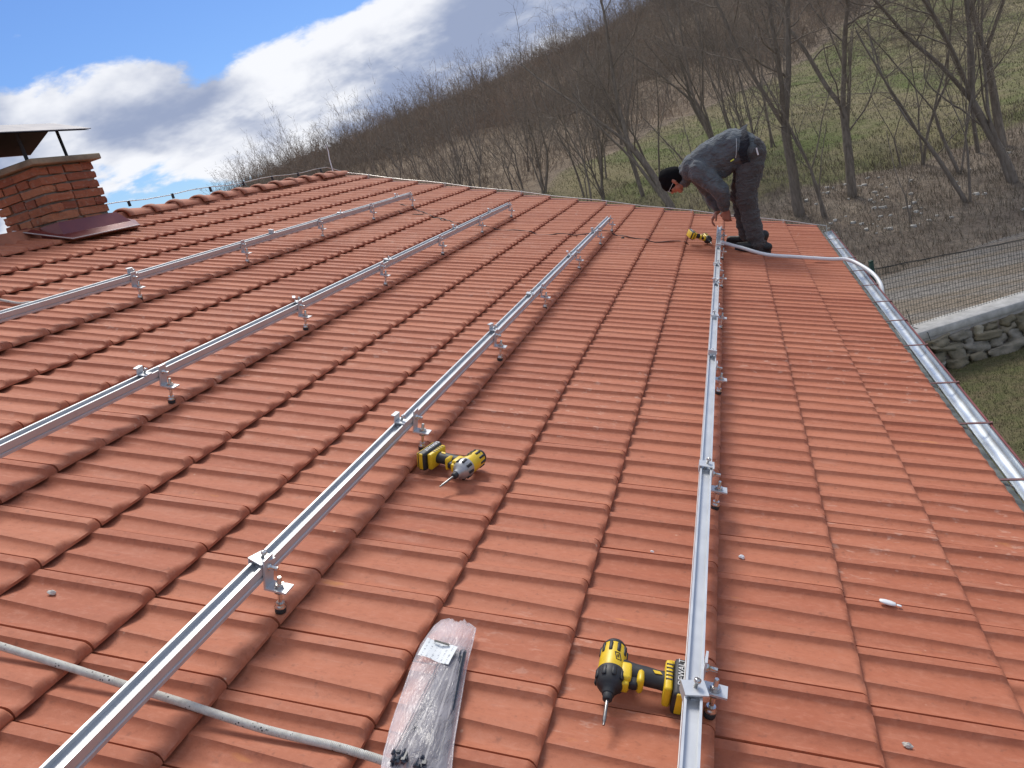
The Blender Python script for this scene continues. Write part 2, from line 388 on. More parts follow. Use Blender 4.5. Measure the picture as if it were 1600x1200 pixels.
M_KNIT = simple('black_knit', (0.008, 0.008, 0.009), .95, 0, .2, 20, .3, 220, .002, 0, .1)
M_BOOT = simple('boot_leather', (0.016, 0.015, 0.015), 0.55, 0, 0.3, 20, 0.3, 60)
M_SKIN = simple('skin', (0.42, 0.185, 0.125), 0.55, 0, 0.12, 30, 0.1, 120)
M_LIME = simple('reflective_yellow', (0.62, 0.72, 0.10), 0.5)
M_PAPER = None
def make_paper():
    mt, t, b = new_mat('printed_slip'); q = NT(t)
    uv = q.n('ShaderNodeTexCoord').outputs['Object']
    lines = q.n('ShaderNodeTexWave', bands_direction='X'); lines.inputs['Scale'].default_value = 26; q.set(lines.inputs['Vector'], uv)
    nz = q.noise(q.mapping(uv, (90, 420, 1)), 1.0, 2, 0.6)
    ink = q.math('MULTIPLY', q.ramp(lines.outputs['Fac'], [(0.62, 0), (0.8, 1)]), q.ramp(nz, [(0.52, 0), (0.58, 1)]))
    q.set(b.inputs['Base Color'], q.mix(q.math('MULTIPLY', ink, 0.7), (0.78, 0.80, 0.80), (0.10, 0.12, 0.16))); b.inputs['Roughness'].default_value = 0.6; return mt
M_PAPER = make_paper()

# ------------------------------------------------------------------ roof frame
PITCH = R_(20); CA, SA = math.cos(PITCH), math.sin(PITCH)
W_ = 0.22; C_ = 0.3555; Z0 = 4.75           # tile cover width, course gauge, height of the roof datum over the yard
def RP(i, j, n=0.0):
    s = i * C_; return Vector((s * CA + n * SA, j * W_, Z0 - s * SA + n * CA))
ROOF_R = Matrix.Rotation(PITCH, 4, 'Y')
def RM(i, j, n=0.0, rz=0.0): return Matrix.Translation(RP(i, j, n)) @ ROOF_R @ Matrix.Rotation(rz, 4, 'Z')
J_VERGE = 37.8; J_NEAR = -10

def sstep(a, b, x):
    t = np.clip((np.asarray(x, dtype=float) - a) / (b - a), 0, 1); return t * t * (3 - 2 * t)

# ------------------------------------------------------------------ terrain, road
def hill_q(x, y): return y - 0.42 * (x - 4.3) - 13.35
def terrain(x, y):
    x = np.asarray(x, dtype=float); y = np.asarray(y, dtype=float)
    qc = y - 0.42 * (np.maximum(x, -1.0) - 4.3) - 13.35
    q = hill_q(x, y)
    h = np.where(qc < 0.05, 0.0, 0.70)
    g = sstep(4, 6, q) * 0.25 + np.clip(q - 5.5, 0, 8.5) * 0.16 + np.clip(q - 14, 0, 46) * 0.125
    lf = sstep(-75, -25, x)
    zc = np.interp(x, [-140, -95, -75, -64, -30, -8, 20, 60, 140], [1, 3, 7.5, 13.2, 17.6, 22.6, 29, 32, 33])
    g = g * lf + sstep(52, 140, q) * (zc - 8.3 * lf)
    g = g + sstep(6, 12, q) * (0.22 * np.sin(x * 0.55 + y * 0.13) * np.sin(y * 0.37 + 0.6) + 0.10 * np.sin(x * 1.7) * np.sin(y * 1.3 + x * 0.4))
    return h + g * sstep(2, 6, qc)
def th(x, y): return float(terrain(x, y))
def meadow_mask(x, y):
    """1 on the mown meadow, 0 under the scrub and on the littered bank"""
    # scrub edge from (-5.9, 37.8) through (6.7, 60) to (12, 80)
    ex = np.interp(y, [20, 37.8, 60, 80, 140], [-9, -5.9, 6.7, 13, 40])
    q = hill_q(x, y)
    return sstep(-1.5, 1.5, x - ex) * sstep(11.0, 14.5, q) * (1 - sstep(80, 95, q))
xs = np.unique(np.concatenate([np.linspace(-420, -60, 30), np.linspace(-60, -2, 60), np.linspace(-2, 16, 110), np.linspace(16, 60, 50), np.linspace(60, 420, 30)]))
ys = np.unique(np.concatenate([np.linspace(-200, 0, 30), np.linspace(0, 11, 20), np.linspace(11, 32, 130), np.linspace(32, 80, 100), np.linspace(80, 170, 70), np.linspace(170, 600, 30)]))
X, Y = np.meshgrid(xs, ys); Z = terrain(X, Y)
nx, ny = len(xs), len(ys)
idx = np.arange(nx * ny).reshape(ny, nx)
F = np.stack([idx[:-1, :-1], idx[:-1, 1:], idx[1:, 1:], idx[1:, :-1]], -1).reshape(-1, 4)
me = np_mesh('terrain', np.stack([X, Y, Z], -1), F, M_GROUND, True)
ca_ = me.color_attributes.new('zone', 'FLOAT_COLOR', 'POINT')
qc = Y - 0.42 * (np.maximum(X, -1.0) - 4.3) - 13.35
scr = (1 - meadow_mask(X, Y)) * sstep(13, 20, hill_q(X, Y))
zone = np.stack([meadow_mask(X, Y), scr, (qc < 0.1) * 1.0, np.ones_like(X)], -1)
ca_.data.foreach_set('color', zone.astype(np.float32).ravel())
tag(link('terrain', me), kind='structure')
# gravel track behind the wall
v = []; nseg = 60
for k in range(nseg + 1):
    x = -4 + k * 0.5
    for o in np.linspace(0.15, 4.4, 8):
        y = 13.35 + 0.42 * (max(x, -1.0) - 4.3) + o + 0.12 * math.sin(x * 1.3 + o)
        v.append((x, y, th(x, y) + 0.012 + (0.03 * math.sin(o * 1.48) ** 2)))
f = [(k * 8 + a, (k + 1) * 8 + a, (k + 1) * 8 + a + 1, k * 8 + a + 1) for k in range(nseg) for a in range(7)]
tag(link('gravel_track', np_mesh('gravel_track', v, f, M_GRAVEL, True)), kind='structure')

# ------------------------------------------------------------------ house
HX0, HX1, HY0, HY1 = -8.4, 2.30, J_NEAR * W_ - 4, 8.05
house = empty('house', ((HX0 + HX1) / 2, (HY0 + HY1) / 2, 0), 'house with a wide red clay tile roof seen from on top', 'house')
ridge_p = RP(-9, 0); zr = ridge_p.z - 0.12; xr = ridge_p.x
ze = zr - (HX1 - xr) * math.tan(PITCH)
wb = MB(); ze2 = zr - (xr - HX0) * math.tan(PITCH)
wb.prism([(HX0, 0), (HX1, 0), (HX1, ze - 0.06), (xr, zr - 0.06), (HX0, ze2 - 0.06)], HY0, HY1, 1)
wb.build('wall', M_PLASTER, house)
# roof deck under the tiles: both slopes, a closed thin body
dk = MB()
e1 = RP(7.97, 0, -0.075); r1 = RP(-9, 0, -0.075); xl = 2 * xr - e1.x
dk.prism([(e1.x, e1.z), (r1.x, r1.z), (xl, e1.z), (xl, e1.z - 0.05), (r1.x, r1.z - 0.06), (e1.x, e1.z - 0.05)], J_NEAR * W_ - 4.3, J_VERGE * W_ - 0.03, 1)
roof = dk.build('roof', M_DECK, house)
ft = MB(); e2 = RP(-9, 0, -0.02); e3 = RP(8, 0, -0.02)
ft.prism([(2 * xr - e3.x, e3.z), (xr - 0.03, e2.z), (xr - 0.03, e2.z - 0.045), (2 * xr - e3.x, e3.z - 0.045)], J_NEAR * W_ - 4.3, J_VERGE * W_, 1)
ft.build('rear_slope', M_TILE, roof)

# one interlocking tile: lip at x=0, head towards -x, side joint at y=W_
def tile_mesh(name, seed):
    rs = np.random.RandomState(seed)
    S0 = np.array([0, .012, .030, .10, .160, .200, .235, .28, .34, .42, .50, .56, .595, -1, -2, -3, .83, .88, .93, .97, 1.0])
    XX = np.array([-C_ - .045, -.28, -.18, -.10, -.060, -.029, -.024, -.019, -.0145, -.010, -.006, -.003, 0.0])
    H = 0.0185; v = []
    for x in XX:
        t = np.clip(1 + x / C_, 0, 1)
        e = 0.635 + 0.085 * t
        S = S0.copy(); S[13:16] = (e, e + .030, e + .075)
        p = np.interp(S, [0, .012, .030, .10, .160, .200, .235, .28, .34, .42, .50, .56, .595, e, e + .030, e + .075, .83, .88, .93, .97, 1.0],
                         [.52, .80, .98, 1.0, .97, .36, .18, .08, .10, .27, .50, .68, .80, .84, .44, .26, .10, .12, .30, .52, .66])
        fr = np.sqrt(np.clip(1 - np.clip((x + .026) / .024, 0, 1) ** 2.6, 0, 1))
        # pans run out through a shallow scoop just behind the lip
        sc = 0.14 * np.clip((x + .018) / .016, 0, 1) ** 1.4
        z = 0.029 * x / C_ + H * (p * fr - sc)
        y = W_ - .0026 - S * (W_ - .0052)
        wob = (rs.rand() - .5) * .0008
        v += [(x, yy, zz + wob) for yy, zz in zip(y, z)]
    ns = len(S0); nxx = len(XX)
    f = [(a * ns + k, a * ns + k + 1, (a + 1) * ns + k + 1, (a + 1) * ns + k) for a in range(nxx - 1) for k in range(ns - 1)]
    top = len(v)
    def strip(ids, d):
        b0 = len(v)
        for i in ids:
            x, y, z = v[i]; v.append((x + d[0], y + d[1], z + d[2]))
        for k in range(len(ids) - 1): f.append((ids[k], ids[k + 1], b0 + k + 1, b0 + k))
        return list(range(b0, b0 + len(ids)))
    lip = [(nxx - 1) * ns + k for k in range(ns)]
    b0 = len(v)
    for k, i in enumerate(lip):
        x, y, z = v[i]; v.append((x + .0015, y, -.0105))
    for k in range(ns - 1): f.append((lip[k], lip[k + 1], b0 + k + 1, b0 + k))
    low = list(range(b0, b0 + ns)); b1 = len(v)
    for i in low: x, y, z = v[i]; v.append((x - .075, y, z - .006))
    for k in range(ns - 1): f.append((low[k], low[k + 1], b1 + k + 1, b1 + k))
    strip([a * ns for a in range(nxx)], (0, 0, -.022)); strip([a * ns + ns - 1 for a in range(nxx)][::-1], (0, 0, -.020))
    mm = np_mesh(name, v, f, M_TILE, True)
    bm = bmesh.new(); bm.from_mesh(mm); bmesh.ops.recalc_face_normals(bm, faces=bm.faces[:])
    for ed in bm.edges:
        if len(ed.link_faces) == 2 and ed.calc_face_angle(0) > R_(38): ed.smooth = False
    bm.to_mesh(mm); bm.free(); return mm
# face orientation check: make the top face up
tile_meshes = [tile_mesh('tile', k) for k in range(3)]
rng = random.Random(7)
spots = []
FPX = 27.22 / 36 * 1024
for i in range(-9, 8):
    for j in range(-7, 38):
        p = RP(i + 0.5, j + 0.5) - CAM
        d = p.dot(FWD)
        area = 0.0; vis = False
        if d > 0.3:
            u, vv = p.dot(RIGHT) / d * FPX, p.dot(DOWN) / d * FPX
            vis = abs(u) < 512 + 60 and abs(vv) < 384 + 60
            nrm = Vector((SA, 0, CA)); area = abs(nrm.dot(p.normalized())) / d ** 2
        spots.append((area if vis else 0.0, i, j))
spots.sort(reverse=True)
far_v, far_f, nv = [], [], 0
tv = [np.array([tuple(q.co) for q in t.vertices]) for t in tile_meshes]
tf = [[tuple(p.vertices) for p in t.polygons] for t in tile_meshes]
for k, (ar, i, j) in enumerate(spots):
    if j == 37 and False: continue
    jit = Matrix.Translation((rng.gauss(0, .0008), rng.gauss(0, .0005), rng.gauss(0, .0005))) @ Matrix.Rotation(rng.gauss(0, R_(.16)), 4, 'Z') @ Matrix.Rotation(rng.gauss(0, R_(.10)), 4, 'Y') @ Matrix.Rotation(rng.gauss(0, R_(.2)), 4, 'X')
    mw = RM(i + 1, j) @ jit; a = k % 3
    if k < 300:
        link('tile', tile_meshes[a], roof, mw)
    else:
        M3 = np.array(mw.to_3x3()); far_v.append(tv[a] @ M3.T + np.array(mw.translation)); far_f.append(np.array(tf[a]) + nv); nv += len(tv[a])
me = np_mesh('far_tiles', np.concatenate(far_v), np.concatenate(far_f), M_TILE, True)
tag(link('far_tiles', me, roof), 'rows of clay tiles farther up and along the roof', kind='stuff')

# ridge tiles: tapered half barrels, each overlapping the next
def ridge_mesh():
    b = MB(); n = 12; vs_ = []
    for (y, r, dz) in [(0, .092, 0), (.012, .101, 0), (.05, .101, 0), (.060, .090, 0), (.22, .080, -.006), (.40, .070, -.014)]:
        for k in range(n + 1):
            th_ = math.pi * k / n
            vs_.append((math.cos(th_) * r * 1.12, y, math.sin(th_) * r * 0.84 + dz))
    b.add(vs_, [(a * (n + 1) + k, a * (n + 1) + k + 1, (a + 1) * (n + 1) + k + 1, (a + 1) * (n + 1) + k) for a in range(5) for k in range(n)], True)
    b.add(vs_[:n + 1] + [(x * .86, y, z * .86) for x, y, z in vs_[:n + 1]], [(k, k + 1, n + 2 + k, n + 1 + k) for k in range(n)])
    return b.mesh('ridge_tile', M_RIDGE)
rm = ridge_mesh(); y = J_VERGE * W_ - 0.36
while y > -3:
    if not (3.0 < y < 4.0 - 0.1) and not (2.7 < y < 3.3):
        link('ridge_tile', rm, roof, Matrix.Translation((xr + rng.gauss(0, .006), y, RP(-9, 0).z - .012 + rng.gauss(0, .004))) @ Matrix.Rotation(rng.gauss(0, R_(2.2)), 4, 'Z') @ Matrix.Rotation(R_(1.2), 4, 'X'))
    y -= 0.345
# ridge batten that closes the gap under the ridge tiles
MB().prism([(xr - .08, RP(-9, 0).z - .06), (xr + .08, RP(-9, 0).z - .06), (xr + .05, RP(-9, 0).z + .035), (xr - .05, RP(-9, 0).z + .035)], -4, J_VERGE * W_ - .05, 1).build('ridge_bedding', M_RIDGE, roof)
# verge flashing along the far edge
vf = MB(); vf.M = ROOF_R.copy(); vf.M.translation = RP(0, 0)
vf.box((-9 * C_, J_VERGE * W_ - .028, -.10), (8.02 * C_, J_VERGE * W_ + .012, -.012))
vf.build('verge_board', M_MAROON, roof)
for i in range(-9, 8):           # folded metal piece closing each course at the verge
    s = MB(); s.box((.02, -.03, -.04), (C_ - .006, .016, -.016)); s.build('verge_strip', M_MAROON, roof, RM(i, J_VERGE, 0) @ Matrix.Rotation(R_(-4.0), 4, 'Y'))
# eave board and debris-stained underlay visible between tiles and gutter
eb = MB(); eb.M = ROOF_R.copy(); eb.M.translation = RP(0, 0)
eb.box((7.93 * C_, J_NEAR * W_ - 4, -.085), (8.22 * C_, J_VERGE * W_ - .05, -.055)); eb.build('eave_flashing', simple('dirty_flashing', (.11, .12, .11), .7, .2, .6, 18, .4, 60), roof)

# ------------------------------------------------------------------ gutter
GX, GZ, GR = RP(8, 0).x + 0.106, RP(8, 0).z - 0.084, 0.041
gut = MB(); n = 14; vs_ = []
ylist = [J_NEAR * W_, 0, 2, 4, 6, J_VERGE * W_ + .04]
for yy in ylist:
    for k in range(n + 1):
        a = math.pi + math.pi * k / n; vs_.append((GX + math.cos(a) * GR, yy, GZ + math.sin(a) * GR))
    for k in range(n + 1):
        a = 2 * math.pi - math.pi * k / n; vs_.append((GX + math.cos(a) * (GR - .002), yy, GZ + math.sin(a) * (GR - .002)))
m2 = 2 * (n + 1)
gut.add(vs_, [(a * m2 + k, a * m2 + (k + 1) % m2, (a + 1) * m2 + (k + 1) % m2, (a + 1) * m2 + k) for a in range(len(ylist) - 1) for k in range(m2)], True)
gutter = gut.build('gutter', M_ZINC, house)
MB().tube([(GX + GR + .003, J_NEAR * W_, GZ + .004), (GX + GR + .003, J_VERGE * W_ + .04, GZ + .004)], .0060, 8).build('rolled_edge', M_MAROON, gutter)
e = MB(); e.prism([(GX + math.cos(math.pi + math.pi * k / 12) * GR, GZ + math.sin(math.pi + math.pi * k / 12) * GR) for k in range(13)], J_VERGE * W_ + .036, J_VERGE * W_ + .042, 1); e.build('end_cap', M_ZINC, gutter)
def gutter_bracket():
    b = MB(); w2 = .008
    pts = [(GX + math.cos(a) * (GR + .004), GZ + math.sin(a) * (GR + .004)) for a in [math.pi + math.pi * k / 10 for k in range(11)]]
    poly = pts + [(x + (x - GX) * .05, z + (z - GZ) * .05 - .001) for x, z in pts[::-1]]
    b.prism(poly, -w2, w2, 1)
    b.prism([(RP(7.9, 0).x, GZ + .035), (GX + GR + .008, GZ + .012), (GX + GR + .008, GZ + .016), (RP(7.9, 0).x, GZ + .039)], -w2, w2, 1)
    b.box((GX + GR + .004, -w2, GZ - .012), (GX + GR + .013, w2, GZ + .018))
    return b.mesh('gutter_bracket', M_STRAP)
gb = gutter_bracket()
for j in [-3.0, -0.2, 2.6, 5.4, 8.1, 10.8, 13.4, 16.6, 19.3, 21.8, 24.4, 27.1, 29.9, 32.3, 35.0]:
    link('gutter_bracket', gb, gutter, Matrix.Translation((0, j * W_, 0)))
# ------------------------------------------------------------------ chimney
CX1, CX0, CY0, CY1 = -2.79, -3.27, 3.30, 3.86
cz0, cz1 = 5.60, 6.285
chim = MB(); chim.box((CX0 + .022, CY0 + .022, cz0 - .3), (CX1 - .022, CY1 - .022, cz1 - .002)); chimney = chim.build('chimney', M_MORTAR, house)
def brick_mesh(seed):
    bm = bmesh.new(); bmesh.ops.create_cube(bm, size=1)
    bmesh.ops.subdivide_edges(bm, edges=bm.edges[:], cuts=2, use_grid_fill=True)
    rs = random.Random(seed)
    for v_ in bm.verts:
        c = v_.co; k = sum(1 for q in c if abs(q) > .49)
        if k >= 2: v_.co = c * (0.965 if k == 3 else 0.985)
        v_.co += Vector((rs.uniform(-.02, .02), rs.uniform(-.012, .012), rs.uniform(-.05, .05)))
    mm = bpy.data.meshes.new('brick'); bm.to_mesh(mm); bm.free(); mm.materials.append(M_BRICK)
    mm.polygons.foreach_set('use_smooth', np.zeros(len(mm.polygons), dtype=bool)); return mm
bms = [brick_mesh(k) for k in range(6)]
zc_ = cz1 - 10 * .066; course = 0; BH = .0535; BJ = .0125
brr = random.Random(3)
def put_brick(x0, x1, y0, y1, z):
    j = lambda s: brr.uniform(-s, s)
    link('brick', bms[brr.randrange(6)], chimney, Matrix.Translation(((x0 + x1) / 2 + j(.009), (y0 + y1) / 2 + j(.009), z + BH / 2 + j(.004))) @ Matrix.Rotation(j(R_(2.4)), 4, 'Z') @ Matrix.Rotation(j(R_(1.8)), 4, 'X') @ Matrix.Rotation(j(R_(1.8)), 4, 'Y') @ Matrix.Diagonal((x1 - x0, y1 - y0, BH * brr.uniform(.94, 1.05), 1)))
while zc_ + BH < cz1 + .004:
    o = course % 2
    def run(a, b, first):
        out = []; p = a; L_ = first
        while p < b - .04:
            q_ = min(p + L_, b)
            if b - q_ < .07: q_ = b
            out.append((p, q_)); p = q_ + .014; L_ = .245
        return out
    # ring: long bricks along +x / -x faces, shorter on the -y / +y faces, corners alternate
    xa, xb = (CX0, CX1) if o else (CX0 + .125, CX1 - .125)
    for a_, b_ in run(CY0 if not o else CY0 + .125, CY1 if not o else CY1 - .125, .245 if not o else .13):
        for xf in ((CX1 - .115, CX1), (CX0, CX0 + .115)): put_brick(xf[0], xf[1], a_, b_, zc_)
    for a_, b_ in run(xa, xb, .245 if o else .12):
        for yf in ((CY0, CY0 + .115), (CY1 - .115, CY1)): put_brick(a_, b_, yf[0], yf[1], zc_)
    zc_ += BH + BJ; course += 1
sl = MB(); sl.rbox((CX0 - .045, CY0 - .05, cz1), (CX1 + .05, CY1 + .06, cz1 + .045), .008); slab = sl.build('chimney_slab', M_SLAB, chimney)
# tent-shaped sheet cowl on four posts
cw = MB(); pr = [(-2.70, 6.511), (-3.02, 6.634), (-3.36, 6.480), (-3.36, 6.474), (-3.02, 6.628), (-2.70, 6.505)]
cw.prism(pr, 2.86, 3.885, 1); cw.build('chimney_cowl', M_COWL, chimney)
cl_ = MB(); cl_.prism([(-2.715, 6.5065 - .0035), (-3.02, 6.6235), (-3.345, 6.4765), (-3.345, 6.474), (-3.02, 6.6205), (-2.715, 6.5005)], 2.87, 3.875, 1); cl_.build('shade_lining', simple('cowl_shade', (.012, .011, .011), .9), chimney)  # added near-black sheet, paints the shade on the cowl's underside
for (x, y) in [(CX1 - .05, CY1 - .17), (CX1 - .05, CY0 + .02), (CX0 + .05, CY1 - .17), (CX0 + .05, CY0 + .02)]:
    zt = np.interp(x, [-3.36, -3.02, -2.70], [6.474, 6.628, 6.505])
    MB().box((x - .012, y - .004, cz1 + .04), (x + .012, y + .004, zt)).build('cowl_post', M_DARKM, chimney)
# sheet-metal flashing: sloping skirts on the two faces in view, an apron on the tiles
fl = MB()
A = Vector((CX1 + .018, CY0 - .018, 0)); B = Vector((CX1 + .018, CY1 + .018, 0)); Cc = Vector((CX0 - .018, CY0 - .018, 0)); D = Vector((CX0 - .018, CY1 + .018, 0))
def roofz(x): return Z0 - (x - 0) * math.tan(PITCH) if x > xr else Z0 - (2 * xr - x) * math.tan(PITCH)
top = []; low = []
for p, o in ((Cc, (-.03, -.045)), (A, (.055, -.045)), (B, (.055, .06)), (D, (-.03, .06))):
    top.append((p.x, p.y, roofz(CX1) + .105)); low.append((p.x + o[0], p.y + o[1], roofz(p.x + o[0]) + .038))
fl.add(top + low, [(0, 1, 5, 4), (1, 2, 6, 5), (2, 3, 7, 6), (3, 0, 4, 7)])
fl.add([(x, y, z - .004) for x, y, z in top + low], [(4, 5, 1, 0), (5, 6, 2, 1), (6, 7, 3, 2), (7, 4, 0, 3)])
fl.build('flashing', M_MAROON, chimney)
ap = MB(); xo = low[1][0]
pp = [(low[0][0], low[0][1]), (xo, low[1][1]), (xo, low[2][1]), (low[3][0], low[2][1])]
ap.add([(CX0, CY0 - .075, roofz(CX0) + .052), (xr, CY0 - .08, roofz(xr) + .05), (xo - .02, CY0 - .09, roofz(xo) + .046), (xo + .13, CY0 - .13, roofz(xo + .13) + .030), (xo + .15, CY1 - .02, roofz(xo + .15) + .034), (xo - .02, CY1 + .07, roofz(xo) + .046), (xr - .02, CY0 - .17, roofz(xr) + .040), (CX0, CY0 - .17, roofz(CX0) + .045),
        (xo - .02, CY1 + .15, roofz(xo) + .040), (xr, CY1 + .15, roofz(xr) + .04), (xr, CY1 + .07, roofz(xr) + .05)],
       [(0, 7, 6, 1), (1, 6, 3, 2), (2, 3, 4, 5), (5, 4, 8), (5, 8, 9, 10)])
apo = ap.build('apron', M_MAROON, chimney); sm = apo.modifiers.new('thickness', 'SOLIDIFY'); sm.thickness = .004
ae = MB(); ae.tube([(CX0, CY0 - .172, roofz(CX0) + .048), (xr - .02, CY0 - .172, roofz(xr) + .045), (xo + .13, CY0 - .132, roofz(xo + .13) + .034), (xo + .15, CY1 - .02, roofz(xo + .15) + .038)], .0055, 6); ae.build('apron_hem', M_WHT if False else simple('worn_hem', (0.50, 0.44, 0.42), .45, .4), chimney)

# ------------------------------------------------------------------ lightning conductor
lc = empty('lightning_conductor', (xr, J_VERGE * W_, RP(-9, 0).z), 'grey lightning conductor wire clipped along ridge and far roof edge, rod at peak', 'wire')
pk = Vector((xr, J_VERGE * W_ - .22, RP(-9, 0).z + .095))
pts = [Vector((xr - .02, y_, RP(-9, 0).z + .118 + .010 * math.sin(y_ * 5))) for y_ in np.linspace(3.95, pk.y - .1, 14)] + [pk]
MB().tube(pts, .0042, 6).build('ridge_wire', M_WIRE, lc)
pts = [pk] + [RP(i, J_VERGE - 0.1, .030 + .006 * math.sin(i * 2.1)) for i in np.linspace(-8.8, 7.9, 22)] + [RP(8.25, J_VERGE - .1, .03), RP(8.35, J_VERGE - .1, -.10)]
MB().tube(pts, .0058, 6).build('verge_wire', M_WIRE, lc)
MB().tube([pk - Vector((0, 0, .06)), pk + Vector((.002, .01, .12)), pk + Vector((.015, .02, .22)), pk + Vector((.012, .02, .31))], [.0065, .0065, .006, .005], 7).build('air_terminal', M_WHT, lc)
cl = MB(); cl.box((-.008, -.012, -.09), (.008, .012, -.006)); cl.lathe([(-.010, .008), (.010, .009), (.013, .006)], 8, 2); clm = cl.mesh('wire_clip', M_WIRE)
cl2 = MB(); cl2.box((-.008, -.010, -.04), (.008, .010, .007)); clm2 = cl2.mesh('ridge_clip', M_DARKM)
for y_ in np.arange(4.35, 8.0, .58): link('ridge_clip', clm2, lc, Matrix.Translation((xr - .02, y_, RP(-9, 0).z + .115)))
for i in (-7.9, -4.9, -2.05, 1.0, 3.9, 6.9): link('wire_clip', clm, lc, RM(i, J_VERGE - .1, .032))

# ------------------------------------------------------------------ mounting rails
def rail_profile():
    w, h = .0375, .041
    out = [(0, 0), (w, 0), (w, .010), (w - .0045, .0125), (w - .0045, .0155), (w, .018), (w, h), (w - .0055, h), (w - .0055, h - .0035), (w - .003, h - .0035),
           (w - .003, .027), (.003, .027), (.003, h - .0035), (.0055, h - .0035), (.0055, h), (0, h), (0, .018), (.0045, .0155), (.0045, .0125), (0, .010)]
    return out
RAILTOP = .139
def rail_mesh(j0, j1):
    b = MB(); poly = rail_profile(); n = len(poly); L_ = (j1 - j0) * W_; ny_ = 10; vs_ = []
    for k in range(ny_ + 1):
        y_ = j0 * W_ + L_ * k / ny_
        vs_ += [(x - .01875, y_, z + RAILTOP - .041) for x, z in poly]
    b.add(vs_, [(k * n + a, k * n + (a + 1) % n, (k + 1) * n + (a + 1) % n, (k + 1) * n + a) for k in range(ny_) for a in range(n)])
    # end faces as quads of the wall pieces
    for base_ in (0, ny_ * n):
        b.add([vs_[base_ + q_] for q_ in range(n)], [(0, 1, 2, 19), (19, 2, 3, 18), (18, 3, 4, 17), (17, 4, 5, 16), (16, 5, 10, 11), (5, 6, 9, 10), (9, 6, 7, 8), (16, 11, 12, 15), (12, 13, 14, 15)])
    return b.mesh('channel', M_ALU)
# L-foot: plate on the hanger bolt, upright against the rail; origin at bolt foot on the tile
DX = .052                                        # bolt stands this far down-slope of the rail centre
def foot_parts():
    p = MB()
    xw = -DX + .0195                             # downslope face of the rail
    p.box((xw, -.02, .060), (xw + .005, .02, RAILTOP + .006)); p.box((xw + .005, -.02, .060), (.028, .02, .065))
    plate = p.mesh('l_foot', M_ALU)
    b = MB(); b.lathe([(-.006, .0058), (.092, .0058), (.094, .0045)], 10, 2)
    for z in (.052, .067): b.lathe([(z, .0115), (z + .0075, .0115)], 6, 2)
    for z in (.0495, .0655): b.lathe([(z, .014), (z + .002, .014)], 14, 2)
    b.lathe([(.003, .0135), (.006, .0150), (.010, .0110), (.018, .0110)], 12, 2)
    bolt = b.mesh('hanger_bolt', M_STEEL)
    r = MB(); r.lathe([(-.010, .0140), (.002, .0145), (.004, .012)], 14, 2); seal = r.mesh('rubber_seal', M_RUBBER)
    s = MB(); s.M = Matrix.Translation((xw, 0, RAILTOP - .022)); s.lathe([(.004, .0095), (.010, .0095), (.011, .006), (.030, .0052)], 8, 0)
    sb = s.mesh('side_bolt', M_STEEL); return plate, bolt, seal, sb
FP = foot_parts()
def clamp_parts(kind):
    b = MB(); t = .0035
    if kind == 0:      # end clamp: flat with one leg
        b.box((-.024, -.022, .004), (.026, .022, .004 + t)); b.box((-.024, -.022, -.018), (-.024 + t, .022, .004))
        b.box((-.008, -.014, -.020), (.008, .014, -.010))
    else:              # Z-clamp with a raised wing
        b.box((-.014, -.020, .002), (.022, .020, .002 + t)); b.box((-.018, -.020, .002), (-.018 + t, .020, .026)); b.box((-.030, -.020, .026), (-.0145, .020, .026 + t))
        b.box((-.008, -.014, -.020), (.008, .014, -.010))
    c = b.mesh('module_clamp', M_ALU)
    s = MB(); s.M = Matrix.Rotation(R_(14), 4, 'Y') @ Matrix.Rotation(R_(-12), 4, 'X')
    s.lathe([(-.016, .0042), (.018, .0042), (.019, .0075), (.027, .0075), (.028, .0045)], 10, 2)
    return c, s.mesh('clamp_screw', M_STEEL)
CP = [clamp_parts(0), clamp_parts(1)]
rails = [
    (4.815, 29.9, [.17, 4.6, 9.75, 14.9, 20.1, 25.2, 29.2], [(-.25, 0), (4.75, 0), (10.5, 1), (13.9, 0), (17.9, 1), (21.0, 0), (24.4, 1), (27.2, 0)], 'bright aluminium solar rail nearest the gutter, running to the workman\'s hands'),
    (1.805, 29.0, [.17, 4.75, 9.7, 14.5, 20.1, 25.1, 28.6], [(.2, 0), (4.35, 1), (9.9, 1), (13.5, 0), (19.3, 1), (24.5, 1)], 'aluminium solar rail crossing the middle of the roof, second from the gutter'),
    (-1.20, 29.7, [-.3, 4.75, 9.7, 14.5, 19.6, 24.5, 29.3], [(-2, 1), (4.4, 1), (9.8, 1), (15.2, 0), (21.6, 1), (26.4, 1)], 'aluminium solar rail second from the ridge, running out past the left edge'),
    (-4.195, 29.3, [.0, 5.1, 10.0, 14.9, 19.9, 24.5, 29.0], [(4.4, 1), (10.1, 1), (16.8, 1), (21.8, 0), (27.6, 1)], 'aluminium solar rail closest to the brick chimney and ridge')]
rr = random.Random(11)
for (ic, j1, bolts, clamps, lab) in rails:
    t = empty('mounting_rail', RP(ic, -6, 0), lab, 'rail', 'solar mounting rails on the roof')
    ch = link('channel', rail_mesh(-7, j1), t, RM(ic, 0, 0))
    for jb in bolts:
        mw = RM(ic + DX / C_, jb, .012, rr.gauss(0, R_(2)))
        f_ = link('l_foot', FP[0], t, mw)
        link('hanger_bolt', FP[1], f_, RM(ic + DX / C_, jb, .012)); link('rubber_seal', FP[2], f_, RM(ic + DX / C_, jb, .012)); link('side_bolt', FP[3], f_, mw)
    for jc, kd in clamps:
        mw = RM(ic, jc, RAILTOP, rr.gauss(0, R_(14)) + (R_(90) if rr.random() < .2 else 0))
        c_ = link('module_clamp', CP[kd][0], t, mw); link('clamp_screw', CP[kd][1], c_, mw)

